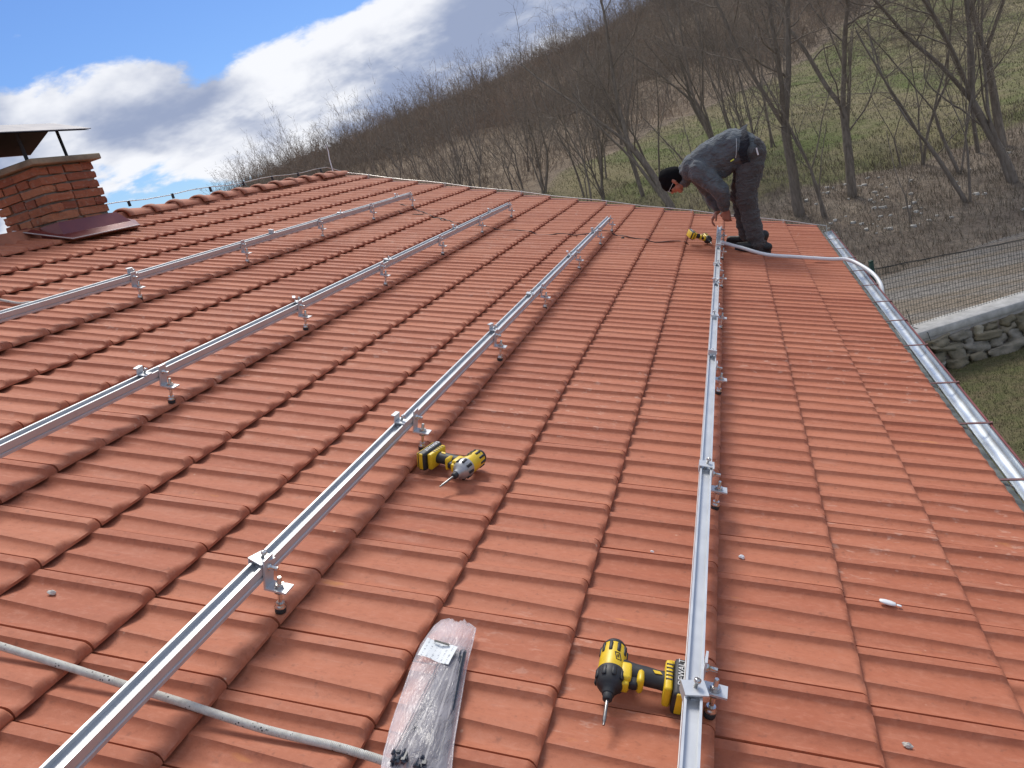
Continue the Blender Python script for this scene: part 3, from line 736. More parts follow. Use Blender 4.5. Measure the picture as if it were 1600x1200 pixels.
# ------------------------------------------------------------------ cordless drivers
def text_mesh(txt, size, mat, ext=.0004):
    cu = bpy.data.curves.new('lettering', 'FONT'); cu.body = txt; cu.size = size; cu.extrude = ext; cu.align_x = 'CENTER'; cu.align_y = 'CENTER'; cu.resolution_u = 3
    o = bpy.data.objects.new('lettering', cu); COL.objects.link(o)
    dg = bpy.context.evaluated_depsgraph_get(); me_ = bpy.data.meshes.new_from_object(o.evaluated_get(dg))
    bpy.data.objects.remove(o); me_.materials.clear(); me_.materials.append(mat); return me_
M_LET = simple('white_lettering', (0.80, 0.80, 0.80), .5, 0, .03)
M_LETB = simple('black_lettering', (0.02, 0.02, 0.02), .5, 0, .03)
M_BIT = simple('bit_steel', (0.30, 0.29, 0.28), .35, .9, .15, 60)
def driver(name, label, mw, nose_mat, mirror, bit_len=.075):
    """bit along +x, handle along +y (or -y when mirrored), lying on its side with z up"""
    s = -1 if mirror else 1
    t = link(name, None, None, mw); t.empty_display_size = .05; tag(t, label, 'drill', 'cordless impact drivers on the roof')
    def add(nm, b, mat, par=None): return link(nm, b.mesh(nm, mat), par or t, mw)
    b = MB(); b.lathe([(-.078, .020), (-.076, .027), (-.068, .0315), (-.05, .0335), (-.02, .034), (.008, .0345), (.014, .033)], 24)
    body = add('motor_housing', b, M_YEL)
    b = MB(); b.lathe([(-.086, .018), (-.084, .026), (-.076, .030), (-.070, .0325), (-.068, .0300)], 24)
    add('rear_cap', b, M_BLK)
    b = MB()
    for k in range(10):
        a = 2 * math.pi * k / 10
        b.M = Matrix.Rotation(a, 4, 'X'); b.rbox((-.066, .0285, -.0045), (-.036, .0362, .0045), .002, 1)
    add('vent_rib', b, M_BLK, body)
    b = MB(); b.M = Matrix.Identity(4)
    b.lathe([(.010, .0350), (.016, .0372), (.034, .0370), (.050, .0325), (.060, .0262), (.064, .0180), (.078, .0158), (.080, .0140)], 24)
    nose = add('nose_cone', b, nose_mat)
    b = MB()
    for k in range(9):
        a = 2 * math.pi * k / 9
        b.M = Matrix.Rotation(a, 4, 'X'); b.rbox((.018, .0345, -.006), (.046, .0388, .006), .002, 1)
    add('nose_rib', b, M_BLK, nose)
    b = MB(); b.lathe([(.078, .0128), (.094, .0120), (.097, .0095)], 16); add('collet', b, M_BLK)
    b = MB(); b.lathe([(.095, .0046), (.095 + bit_len - .012, .0046), (.095 + bit_len - .010, .0034), (.095 + bit_len, .0030)], 6); add('driver_bit', b, M_BIT)
    # handle
    b = MB(); n = 9
    b.tube([(-.012 + .012 * math.sin(k / n * 1.5), s * (.018 + .118 * k / n), 0) for k in range(n + 1)], [.0265, .0260, .0250, .0245, .0252, .0258, .0255, .0248, .0250, .027], 18, True, (1.0, .86))
    hd = add('handle', b, M_BLK)
    b = MB(); b.rbox((-.016, min(s * .020, s * .050), -.0250), (.038, max(s * .020, s * .050), .0250), .008); add('handle_collar', b, M_YEL)
    b = MB(); b.rbox((.014, min(s * .044, s * .068), -.012), (.041, max(s * .044, s * .068), .012), .006); add('trigger', b, M_BLK)
    b = MB(); b.rbox((-.004, min(s * .064, s * .082), -.0245), (.038, max(s * .064, s * .082), .0245), .009); b.rbox((.030, min(s * .018, s * .046), -.016), (.050, max(s * .018, s * .046), .016), .005)
    add('trigger_guard', b, M_YEL)
    b = MB(); b.M = Matrix.Translation((-.002, s * .112, .0222)); b.prism([(-.005, -.012), (.005, -.006), (.004, .012), (-.004, .006)], 0, .0012, 2); add('handle_mark', b, M_YEL, hd)
    # foot and battery
    b = MB(); b.rbox((-.044, min(s * .130, s * .150), -.032), (.052, max(s * .130, s * .150), .032), .006)
    b.rbox((-.050, min(s * .136, s * .158), -.026), (-.036, max(s * .136, s * .158), .026), .004)
    ft_ = add('battery_foot', b, M_YEL)
    b = MB()
    for k in range(5): b.box((-.03 + k * .012, min(s * .132, s * .149), .0318), (-.026 + k * .012, max(s * .132, s * .149), .0328))
    add('grip_rib', b, M_BLK, ft_)
    b = MB(); b.rbox((-.052, min(s * .1515, s * .186), -.036), (.066, max(s * .1515, s * .186), .036), .008)
    bt = add('battery', b, M_BLK)
    b = MB(); b.rbox((-.046, min(s * .186, s * .192), -.030), (.060, max(s * .186, s * .192), .030), .0025); b.rbox((.040, min(s * .160, s * .178), -.030), (.0675, max(s * .160, s * .178), .0345), .003)
    add('battery_trim', b, M_YEL, bt)
    tm = Matrix.Translation((-.006, s * .1690, .0364)) @ Matrix.Rotation(R_(180 if not mirror else 0), 4, 'Z')
    link('lettering', text_mesh('DEWALT', .021, M_LET), bt, mw @ tm)
    b = MB(); z = .0335
    fr_ = [(-.030, .002), (-.008, .008), (-.010, .020), (-.030, .014)]
    b.M = Matrix.Translation((0, 0, 0))
    for k in range(4):
        p0, p1 = fr_[k], fr_[(k + 1) % 4]
        f3 = lambda p: (p[0], s * p[1], math.sqrt(max(.0345 ** 2 - p[1] ** 2, 0)) + .0004)
        b.tube([f3(p0), f3(p1)], .0012, 4)
    add('housing_mark', b, M_BLK, body)
    link('lettering', text_mesh('XR', .008, M_LETB), body, mw @ Matrix.Translation((-.0195, s * .011, .0332)) @ Matrix.Rotation(R_(-18 * s), 4, 'X') @ Matrix.Rotation(R_(180), 4, 'Z'))
    return t
def tool_mw(i, j, n, ang, tilt=0.0, roll=0.0):
    return RM(i, j, n, ang) @ Matrix.Rotation(tilt, 4, 'Y') @ Matrix.Rotation(roll, 4, 'X')
driver('cordless_driver', 'yellow and black cordless impact driver lying nearest the camera against a rail', tool_mw(4.315, .26, .046, R_(-90 + 2), R_(6)) @ Matrix.Scale(.92, 4), M_BLK, False)
driver('cordless_driver', 'yellow and black cordless impact driver with grey nose lying by the middle rail', tool_mw(2.575, 4.12, .046, R_(-106), R_(4), R_(4)) @ Matrix.Scale(.94, 4), M_GRY, True, .085)
driver('cordless_driver', 'yellow and black cordless impact driver lying beside the bent-over workman', tool_mw(4.53, 28.35, .055, R_(-68), R_(8), R_(-12)), M_BLK, True, .05)

# ------------------------------------------------------------------ bag of cable ties
bag = empty('plastic_bag', RP(3.25, -.5, 0), 'torn clear plastic bag of black cable ties with a white slip inside', 'bag')
BAGM = RM(0, 0, 0)
def bpt(i, j, n): return (i * C_, j * W_, n)
# outline rows from top (torn) to bottom: j, left i, right i
rows = [(.62, 3.13, 3.27), (.56, 3.08, 3.335), (.45, 3.055, 3.345), (.30, 3.045, 3.36), (.10, 3.035, 3.375), (-.15, 3.045, 3.40), (-.40, 3.065, 3.43), (-.65, 3.085, 3.46), (-.90, 3.105, 3.49), (-1.10, 3.125, 3.515), (-1.25, 3.145, 3.54), (-1.38, 3.16, 3.56), (-1.55, 3.19, 3.57)]
rs = np.random.RandomState(4)
def film(sign):
    v = []; nc = 17
    for r_, (j, a, b_) in enumerate(rows):
        for k in range(nc):
            u = k / (nc - 1); i = a + (b_ - a) * u
            body = math.sin(math.pi * u) ** .55
            endf = min(1, r_ / 2.5) * min(1, (len(rows) - 1 - r_) / 1.5 + .35)
            hgt = (.004 + .036 * body * endf * (0.55 + .45 * u)) if sign > 0 else .003
            wr = mnoise.noise(Vector((i * 22, j * 5, 1.3))) * .007 + mnoise.noise(Vector((i * 60, j * 12, 7.3))) * .004
            jj = j + (.10 * mnoise.noise(Vector((u * 6, 3.1, 0))) if r_ == 0 else 0)
            v.append(bpt(i + .006 * mnoise.noise(Vector((j * 5, u * 2, 5))), jj, hgt + (wr * body if sign > 0 else 0) + .014))
    return v, [(r_ * nc + k, r_ * nc + k + 1, (r_ + 1) * nc + k + 1, (r_ + 1) * nc + k) for r_ in range(len(rows) - 1) for k in range(nc - 1)]
for sg, nm in ((1, 'film_top'), (-1, 'film_underside')):
    v, f = film(sg); link(nm, np_mesh(nm, v, f, M_FILM, True), bag, BAGM)
e = MB(); e.tube([bpt(r_[1], r_[0], .018) for r_ in rows], .0022, 5); e.tube([bpt(r_[2], r_[0], .018) for r_ in rows], .0022, 5); e.build('welded_edge', M_FILM, bag, BAGM)
tie = MB(); tie.box((-.0022, 0, -.0006), (.0022, .37, .0006)); tie.box((-.004, -.006, -.0028), (.004, .002, .0028)); M_TIE = simple('black_nylon', (.022, .030, .046), .38, 0, .2, 30)
tiem = tie.mesh('cable_tie', M_TIE); tr = random.Random(5)
for k in range(80):
    u = (k + tr.random()) / 80; u = u ** .8; lay_ = tr.random()
    h0 = Vector(bpt(3.21 + .315 * u, -1.40 + tr.uniform(-.10, .06), .020 + .022 * lay_ * math.sin(math.pi * (.15 + .75 * u))))
    h1 = Vector(bpt(3.20 + .155 * u ** .55 + tr.gauss(0, .006), tr.uniform(-.14, .12), .022 + .018 * lay_))
    d_ = h1 - h0; an_ = math.atan2(-d_.x, d_.y)
    link('cable_tie', tiem, bag, BAGM @ Matrix.Translation(h0) @ Matrix.Rotation(an_, 4, 'Z') @ Matrix.Rotation(math.atan2(d_.z, d_.y), 4, 'X') @ Matrix.Rotation(tr.uniform(-1.2, 1.2), 4, 'Y') @ Matrix.Diagonal((1, d_.length / .37, 1, 1)))
pl = MB(); vs_ = []
for a in range(5):
    for b_ in range(7): vs_.append((-.039 + .078 * b_ / 6, -.027 + .054 * a / 4, .003 * math.sin(b_ * 1.1 + a * .5)))
pl.add(vs_, [(a * 7 + b_, a * 7 + b_ + 1, (a + 1) * 7 + b_ + 1, (a + 1) * 7 + b_) for a in range(4) for b_ in range(6)], True)
SLM = BAGM @ Matrix.Translation(bpt(3.195, -.10, .0500)) @ Matrix.Rotation(R_(-5), 4, 'Z') @ Matrix.Rotation(R_(8), 4, 'X')
slip = pl.build('paper_slip', M_PAPER, bag, SLM)
b = MB(); b.box((-.019, .021, .0035), (.019, .0255, .0052)); b.build('header_bar', M_LETB, slip, SLM)

# ------------------------------------------------------------------ ropes, hose, cable, scraps
def tile_n(i, j):
    """height of the tile surface over the datum"""
    t_ = (i % 1.0); s = 1 - (j % 1.0)
    return -.029 * (1 - t_) + .0185 * float(np.interp(s, [0, .15, .19, .235, .40, .55, .68, .76, .88, 1.0], [1, 1, .62, .06, .28, .72, .83, .3, .1, .46])) * (1 if t_ < .85 else .5)
def lay(path, n, lift, smooth=3):
    """points along an (i, j) path resting on the tiles"""
    P = []; path = [(a, b) for a, b in path]
    for k in range(n + 1):
        u = k / n * (len(path) - 1); a = min(int(u), len(path) - 2); f_ = u - a
        P.append([path[a][0] * (1 - f_) + path[a + 1][0] * f_, path[a][1] * (1 - f_) + path[a + 1][1] * f_])
    P = np.array(P)
    for _ in range(4): P[1:-1] = (P[:-2] + 2 * P[1:-1] + P[2:]) / 4
    H = np.array([tile_n(a, b) for a, b in P])
    for _ in range(smooth): H[1:-1] = np.maximum(H[1:-1], (H[:-2] + H[2:]) / 2)
    return [RP(a, b, h + lift) for (a, b), h in zip(P, H)]
tag(MB().tube(lay([(-.6, -1.30), (1.2, -1.38), (2.4, -1.45), (3.22, -1.42), (3.5, -1.7)], 60, .010, 60), .0088, 10).build('rope', M_ROPE), 'off-white braided rope crossing under the middle rail to the plastic bag', 'rope')
tag(MB().tube(lay([(-6.6, 8.5), (-5.67, 8.33), (-5.2, 8.24), (-4.95, 8.6)], 30, .010, 8), .0075, 8).build('rope', M_ROPE), 'short end of white rope at the left edge beyond the upper rail', 'rope')
cpts = [RP(4.84, 28.2, .045), RP(5.44, 27.75, .030), RP(6.06, 26.9, .026), RP(6.84, 27.2, .026), RP(7.62, 27.5, .030), RP(8.0, 27.5, .045), RP(8.28, 26.9, .035), RP(8.55, 25.6, .0), RP(8.66, 24.6, -.10), RP(8.70, 24.1, -.40), RP(8.74, 23.8, -1.1)]
def smooth_pts(p, n=4):
    out = []
    for k in range(len(p) - 1):
        p0, p1, p2, p3 = p[max(k - 1, 0)], p[k], p[k + 1], p[min(k + 2, len(p) - 1)]
        for q_ in range(n):
            t_ = q_ / n; out.append(.5 * ((2 * p1) + (p2 - p0) * t_ + (2 * p0 - 5 * p1 + 4 * p2 - p3) * t_ ** 2 + (3 * p1 - p0 - 3 * p2 + p3) * t_ ** 3))
    return out + [p[-1]]
tag(MB().tube(smooth_pts(cpts), .0165, 12).build('hose', M_WHT), 'thick white hose lying from the workman\'s boots over the gutter', 'hose')
cab = [(-4.55, 29.4), (-4.06, 29.0), (-3.11, 27.2), (-2.46, 26.75), (-2.25, 26.2), (-1.19, 25.9), (-.55, 26.3), (0, 26.2), (.52, 26.2), (1.15, 26.75), (1.73, 28.6), (2.35, 27.85), (2.96, 27.7), (3.64, 27.85), (4.1, 28.0)]
tag(MB().tube(lay(cab, 120, .004, 2), .0042, 6).build('cable', M_CABLE), 'thin black cable trailing across the far tiles between rails', 'cable')
tag(MB().tube(lay([(-4.1, 27.3), (-3.4, 26.9), (-2.9, 27.2), (-2.5, 26.5)], 40, .004, 2), .0042, 6).build('cable', M_CABLE), 'short loop of black cable hanging below the far end of the upper rail', 'cable')
ov = MB(); ov.lathe([(-.026, .002), (-.024, .007), (-.012, .0105), (.004, .0108), (.016, .008), (.0185, .003)], 12); ov.rbox((.020, -.0045, -.003), (.033, .0045, .003), .002, 1)
tag(link('plastic_scrap', ov.mesh('plastic_scrap', M_WHT), None, RM(6.33, 2.91, tile_n(6.33, 2.91) + .008, R_(-8)) @ Matrix.Diagonal((1, 1, .5, 1))), 'small white oval plastic piece lying on the tiles at lower right', 'plastic')
def chip(seed, r):
    bm = bmesh.new(); bmesh.ops.create_icosphere(bm, subdivisions=2, radius=r)
    for v_ in bm.verts: v_.co *= 1 + .6 * mnoise.noise(v_.co * (1.1 / r) + Vector((seed, 0, 0)))
    mm = bpy.data.meshes.new('chip'); bm.to_mesh(mm); bm.free(); return mm
for k, (i, j, r, mt, lab) in enumerate([(4.45, 3.1, .0055, M_WHT, 'tiny white chip on the tiles left of the nearest rail'), (5.2, 3.4, .008, M_WHT, 'small white chip on the tiles right of the nearest rail'), (6.18, .48, .0085, M_STONE_W, 'pale chip lying on the tiles near the lower right corner'), (.31, -.36, .0095, M_STONE_W, 'small grey stone lying on the tiles at lower left'), (2.35, 27.46, .014, M_RUBBER, 'small black rubber piece on the far tiles by the cable')]):
    mm = chip(k * 3.7, r); mm.materials.append(mt)
    tag(link('chip', mm, None, RM(i, j, tile_n(i, j) + r * .6) @ Matrix.Diagonal((1.2, .8, .7, 1))), lab, 'chip')

# ------------------------------------------------------------------ the workman
def blob_mesh(name, caps, voxel, mat, smooth=6, factor=.5):
    """tapered capsules fused into one continuous skin"""
    v = []; f = []
    for (p0, r0, p1, r1) in caps:
        p0, p1 = Vector(p0), Vector(p1); ax = p1 - p0; L_ = ax.length
        q_ = ax.to_track_quat('Z', 'Y') if L_ > 1e-6 else Matrix().to_quaternion()
        n, h = 14, 5; ringsl = [(-r0 * math.cos(a), r0 * math.sin(a)) for a in np.linspace(.12, math.pi / 2, h)] + [(L_ + r1 * math.cos(a), r1 * math.sin(a)) for a in np.linspace(math.pi / 2, .12, h)]
        b0 = len(v)
        for z, r in ringsl:
            for k in range(n): v.append(p0 + q_ @ Vector((math.cos(2 * math.pi * k / n) * r, math.sin(2 * math.pi * k / n) * r, z)))
        for a in range(len(ringsl) - 1):
            for k in range(n): f.append((b0 + a * n + k, b0 + a * n + (k + 1) % n, b0 + (a + 1) * n + (k + 1) % n, b0 + (a + 1) * n + k))
        f.append(tuple(b0 + k for k in reversed(range(n)))); f.append(tuple(b0 + (len(ringsl) - 1) * n + k for k in range(n)))
    me_ = bpy.data.meshes.new(name); me_.from_pydata([tuple(q) for q in v], [], f)
    o = bpy.data.objects.new(name, me_); COL.objects.link(o)
    md = o.modifiers.new('r', 'REMESH'); md.mode = 'VOXEL'; md.voxel_size = voxel
    ms = o.modifiers.new('s', 'SMOOTH'); ms.iterations = smooth; ms.factor = factor
    dg = bpy.context.evaluated_depsgraph_get(); out = bpy.data.meshes.new_from_object(o.evaluated_get(dg))
    bpy.data.objects.remove(o); bpy.data.meshes.remove(me_)
    out.name = name; out.materials.clear(); out.materials.append(mat)
    out.polygons.foreach_set('use_smooth', np.ones(len(out.polygons), dtype=bool)); return out
J = dict(ankleL=(1.972,6.160,4.153), kneeL=(1.945,6.160,4.495), hipL=(2.030,6.225,4.875), ankleR=(1.895,6.440,4.175), kneeR=(1.895,6.440,4.505), hipR=(2.020,6.415,4.875),
         pelvis=(2.034,6.320,4.954), waist=(1.899,6.320,5.015), chest=(1.669,6.320,4.956), upch=(1.545,6.320,4.928), neck=(1.442,6.320,4.894),
         head=(1.340,6.320,4.841), crown=(1.226,6.320,4.883), chin=(1.393,6.320,4.742), shL=(1.586,6.130,4.890), elL=(1.729,6.100,4.695), wrL=(1.753,6.240,4.485),
         shR=(1.531,6.510,4.890), elR=(1.637,6.540,4.650), wrR=(1.675,6.480,4.461))
J = {k: Vector(p) for k, p in J.items()}
man = empty('person', (1.93, 6.3, RP(5.75, 28.6).z), 'person in grey work jacket and black beanie, bent double over the end of a rail', 'person')
UPH = (J['crown'] - J['chin']).normalized(); UPH = Vector((UPH.x * 1.1, 0, UPH.z)).normalized()
SIDE = Vector((0, 1, 0)); FACE = UPH.cross(SIDE).normalized()
if FACE.z > 0: FACE = -FACE
hc = J['head']
def hp(u, fce, s): return hc + UPH * u + FACE * fce + SIDE * s
def hand(wr, d, back, side, name_caps):
    """palm and five curled fingers; d = finger direction, back = back-of-hand normal, side = thumb side"""
    d, back = d.normalized(), back.normalized(); s = d.cross(back).normalized() * side
    caps = [(wr - d * .03, .026, wr + d * .012, .026)]
    for k, o in enumerate((-.030, -.010, .010, .030)): caps.append((wr + d * .012 + s * o * .6, .019, wr + d * .085 + s * o, .0155))
    for k, (o, L_) in enumerate(zip((-.030, -.010, .010, .030), (.060, .074, .080, .070))):
        a = wr + d * .085 + s * o; b_ = a + (d * .80 - back * .45).normalized() * L_ * .42; c_ = b_ + (d * .55 - back * .85).normalized() * L_ * .32; e_ = c_ + (d * .15 - back * 1.0).normalized() * L_ * .26
        caps += [(a, .0100, b_, .0092), (b_, .0092, c_, .0086), (c_, .0086, e_, .0076)]
    a = wr + d * .028 + s * .034; b_ = a + (d * .6 + s * .55 - back * .4).normalized() * .042; c_ = b_ + (d * .8 + s * .1 - back * .45).normalized() * .032
    caps += [(wr + d * .015 + s * .012, .020, a, .0135), (a, .0130, b_, .0108), (b_, .0108, c_, .0088)]
    return caps
body = []
body += [(J['upch'], .085, J['neck'], .060), (J['neck'], .060, hp(-.06, -.02, 0), .058)]
# skull, jaw, brow, nose, lips, ears
body += [(hp(.045, -.012, 0), .086, hp(.015, -.02, 0), .084), (hp(.03, .015, 0), .076, hp(-.02, .022, 0), .066), (hp(-.05, .030, -.022), .042, hp(-.05, .030, .022), .042), (hp(-.085, .052, -.008), .027, hp(-.085, .052, .008), .027),
         (hp(.018, .078, -.03), .015, hp(.018, .078, .03), .015), (hp(.005, .086, 0), .010, hp(-.028, .104, 0), .0145), (hp(-.028, .092, -.012), .010, hp(-.028, .092, .012), .010), (hp(-.055, .084, -.018), .0095, hp(-.055, .084, .018), .0095),
         (hp(-.02, .062, -.042), .024, hp(-.02, .062, .042), .024)]
for s in (-1, 1): body += [(hp(.012, -.002, s * .080), .016, hp(-.028, .002, s * .074), .012), (hp(.018, -.012, s * .090), .010, hp(-.012, -.012, s * .090), .008)]
body += [(J['elL'], .04, J['wrL'], .029), (J['elR'], .04, J['wrR'], .029), (J['upch'], .05, J['elL'], .036), (J['upch'], .05, J['elR'], .036)]
body += hand(J['wrL'] + Vector((0, 0, -.015)), Vector((-.10, .30, -.95)), Vector((-.35, -.85, -.2)), 1, '')
body += hand(J['wrR'] + Vector((-.005, 0, -.012)), Vector((-.72, -.10, -.68)), Vector((-.75, .0, .65)), -1, '')
link('body', blob_mesh('body', body, .0065, M_SKIN, 3), man)
torso = []
for s in (-1, 1):
    o = SIDE * s
    torso += [(J['pelvis'] + o * .075 + Vector((-.03, 0, .015)), .158, J['waist'] + o * .075, .164), (J['waist'] + o * .075, .164, J['chest'] + o * .085, .158), (J['chest'] + o * .085, .158, J['upch'] + o * .095, .125)]
    torso += [(J['chest'] + Vector((.05, 0, -.09)) + o * .05, .125, J['waist'] + Vector((0, 0, -.09)) + o * .06, .125)]
torso += [(J['upch'], .13, J['neck'] + Vector((.01, 0, .0)), .088), (J['neck'], .086, hp(-.075, -.045, 0), .076)]
for side in 'LR':
    sh, el, wr = J['sh' + side], J['el' + side], J['wr' + side]
    torso += [(sh, .106, el, .080), (el, .080, wr + (el - wr).normalized() * .03, .054), (sh.lerp(el, .5), .094, sh.lerp(el, .8), .088), (el + Vector((.012, 0, -.01)), .076, el.lerp(wr, .5), .070)]
jk = blob_mesh('jacket', torso, .013, M_JACKET, 5)
rsn = Vector((3, 7, 1))
for v_ in jk.vertices:          # folds in the cloth
    p = v_.co; n_ = mnoise.noise(Vector((p.x * 13, p.y * 5, p.z * 9)) + rsn) * .012 - abs(mnoise.noise(Vector((p.x * 17, p.y * 6, p.z * 13)) + rsn * 2)) * .020 + .004
    v_.co = p + v_.normal * n_
jk.update(); link('jacket', jk, man)
# lifted hem: a short flared collar of dark cloth at the small of the back
hm = MB(); rings = 5; n = 28; vs_ = []
axis_d = Vector((.93, 0, .12)).normalized(); c0 = J['pelvis'] + Vector((-.085, 0, .0)); zup = Vector((-.12, 0, .93)).normalized()
for a in range(rings):
    t_ = a / (rings - 1); fl_ = 1 + .10 * t_
    for k in range(n):
        th_ = 2 * math.pi * k / n; ct, st = math.cos(th_), math.sin(th_)
        up_ = max(st, 0) ** .5; ext = .140 * t_ * (.55 + .45 * up_ + .06 * math.sin(th_ * 5))
        r_y, r_z = .242 * fl_, (.178 + .010 * up_ * t_) * (fl_ + .012 * math.sin(th_ * 7 + a))
        vs_.append(c0 + axis_d * ext + SIDE * ct * r_y + zup * st * r_z)
hm.add(vs_, [(a * n + k, a * n + (k + 1) % n, (a + 1) * n + (k + 1) % n, (a + 1) * n + k) for a in range(rings - 1) for k in range(n)], True)
ho = hm.build('jacket_hem', M_NAVY, man); sd = ho.modifiers.new('thickness', 'SOLIDIFY'); sd.thickness = .008
trs = []
for side, s in (('L', -1), ('R', 1)):
    hp_, kn, an = J['hip' + side], J['knee' + side], J['ankle' + side]
    trs += [(J['pelvis'] + SIDE * s * .075 + Vector((.018, 0, -.025)), .142, hp_ + Vector((0, 0, -.05)), .122), (hp_ + Vector((0, 0, -.05)), .130, kn + Vector((0, 0, .05)), .096), (kn + Vector((0, 0, .05)), .096, kn + Vector((.01, 0, -.06)), .090), (kn + Vector((.01, 0, -.06)), .090, an + Vector((-.006, 0, .03)), .078),
            (an + Vector((.006, 0, .05)), .074, an + Vector((.012, 0, -.045)), .076)]
tro = blob_mesh('trousers', trs, .012, M_TROUS, 4)
for v_ in tro.vertices:
    p = v_.co; n_ = mnoise.noise(Vector((p.x * 9, p.y * 7, p.z * 17)) + rsn) * .012 - abs(mnoise.noise(Vector((p.x * 8, p.y * 8, p.z * 22)) + rsn)) * .022 + .006
    v_.co = p + v_.normal * n_
tro.update(); tr_o = link('trousers', tro, man)
for side in 'LR':
    an = J['ankle' + side]; tn = Vector((-CA, -.06 if side == 'L' else .05, SA)).normalized(); up_ = Vector((SA, 0, CA))
    base_ = Vector((an.x, an.y, RP(an.x / CA / C_, 0).z + .010))
    c_ = [(base_ + up_ * .045 + tn * -.075, .043, base_ + up_ * .040 + tn * .10, .040), (base_ + up_ * .036 + tn * .10, .040, base_ + up_ * .030 + tn * .185, .032), (base_ + up_ * .05, .046, base_ + up_ * .15 + tn * -.02, .048)]
    bo = link('boot', blob_mesh('boot', c_, .008, M_BOOT, 4), man)
    so = MB(); outl = []
    sd_ = tn.cross(up_).normalized()
    for k in range(20):
        th_ = 2 * math.pi * k / 20; a_ = math.cos(th_); b_ = math.sin(th_)
        outl.append(base_ + tn * (.052 + .165 * a_) + sd_ * b_ * (.046 + .006 * a_))
    so.add([p - up_ * .012 for p in outl] + [p + up_ * .018 for p in outl], [tuple(range(20))[::-1], tuple(range(20, 40))] + [(k, (k + 1) % 20, 20 + (k + 1) % 20, 20 + k) for k in range(20)])
    so.build('sole', M_RUBBER, bo)
hat = [(hp(.06, .045, -.02), .058, hp(.06, .045, .02), .058), (hp(.125, -.022, 0), .040, hp(.09, -.015, 0), .075), (hp(.058, -.014, 0), .096, hp(.020, -.030, 0), .093), (hp(.085, .0, 0), .076, hp(.05, .012, 0), .088), (hp(.02, -.040, 0), .094, hp(-.035, -.055, 0), .080), (hp(.035, .03, 0), .088, hp(.03, -.03, 0), .098), (hp(.105, -.015, 0), .055, hp(.08, -.01, 0), .07)]
link('beanie', blob_mesh('beanie', hat, .008, M_KNIT, 4), man)
gl = MB()
for s in (-1, 1):
    gl.tube([hp(.004 + .018 * math.sin(a), .104, s * (.030 + .023 * math.cos(a))) for a in np.linspace(0, 2 * math.pi, 14)], .0017, 5, False)
    gl.tube([hp(.006, .102, s * .053), hp(.006, .06, s * .078), hp(.004, .0, s * .086)], .0018, 5)
gl.tube([hp(.006, .106, -.008), hp(.006, .106, .008)], .0017, 5); gl.build('glasses', M_WHT, man)
def patch(name, pts, mat, par, th=.004):
    b = MB(); P = [Vector(p) for p in pts]; nrm = (P[1] - P[0]).cross(P[2] - P[0]).normalized()
    n = len(P); b.add(P + [p + nrm * th for p in P], [tuple(range(n))[::-1], tuple(range(n, 2 * n))] + [(k, (k + 1) % n, n + (k + 1) % n, n + k) for k in range(n)]); return b.build(name, mat, par)
MB().tube([(1.955, 6.085, 5.09), (1.945, 6.070, 5.02), (1.93, 6.065, 4.955), (1.92, 6.066, 4.925)], .0035, 6).build('reflective_piping', M_WIRE, man)
patch('reflective_tab', [(1.872, 6.088, 4.902), (1.905, 6.083, 4.912), (1.905, 6.082, 4.924), (1.872, 6.087, 4.914)], M_LIME, man)
patch('pocket_label', [(2.105, 6.095, 4.90), (2.118, 6.098, 4.90), (2.112, 6.095, 4.965), (2.100, 6.092, 4.965)], M_WHT, man)

# ------------------------------------------------------------------ retaining wall and fence
LD = Vector((2.0, 0.86, 0)).normalized(); LN = Vector((LD.y, -LD.x, 0))       # along the wall, and towards the yard
P0 = Vector((4.30, 13.10, 0))
WL = Matrix.Translation(P0) @ Matrix((LD, -LN, Vector((0, 0, 1)))).transposed().to_4x4()      # x along, y back, z up
wall = empty('retaining_wall', P0, 'low fieldstone retaining wall with a pale concrete beam on top', 'wall')
MB().box((-2.6, -.165, -.1), (6.5, .36, .60)).build('wall_core', M_MORTAR, wall, WL)
MB().rbox((-2.6, -.20, .655), (6.5, .30, .80), .012, 1).build('concrete_beam', M_CAPW, wall, WL)
MB().box((-2.6, -.185, .60), (6.5, .29, .655)).build('beam_footing', M_CONC, wall, WL)
def rock(seed, flat=1.0):
    bm = bmesh.new(); bmesh.ops.create_cube(bm, size=1); bmesh.ops.subdivide_edges(bm, edges=bm.edges[:], cuts=4, use_grid_fill=True)
    for v_ in bm.verts:
        c = v_.co.copy(); r = max(abs(c.x), abs(c.y), abs(c.z)); sph = c.normalized() * .62
        v_.co = c.lerp(sph, .12) * (1 + .42 * mnoise.noise(c * 1.9 + Vector((seed * 3.1, seed, 0))) + .16 * mnoise.noise(c * 5 + Vector((0, seed * 2.3, seed))))
    mm = bpy.data.meshes.new('stone'); bm.to_mesh(mm); bm.free(); mm.materials.append(M_STONE)
    mm.polygons.foreach_set('use_smooth', np.ones(len(mm.polygons), dtype=bool)); return mm
rocks = [rock(k) for k in range(7)]; rk = random.Random(21)
for z0, z1 in ((-.04, .15), (.15, .34), (.33, .47), (.46, .60)):
    x = -1.6 + rk.uniform(-.2, .2)
    while x < 5.5:
        w_ = rk.uniform(.14, .34) if rk.random() < .6 else rk.uniform(.34, .62); h_ = (z1 - z0) * rk.uniform(.85, 1.25)
        link('stone', rocks[rk.randrange(7)], wall, WL @ Matrix.Translation((x + w_ / 2, -.075 + rk.uniform(-.045, .03) - (.06 if z0 < .1 else 0), (z0 + z1) / 2)) @ Matrix.Rotation(rk.gauss(0, R_(5)), 4, 'Y') @ Matrix.Rotation(rk.gauss(0, R_(8)), 4, 'Z') @ Matrix.Diagonal((w_ * 1.02, .34, h_ * 1.02, 1)))
        x += w_ + rk.uniform(.015, .06)
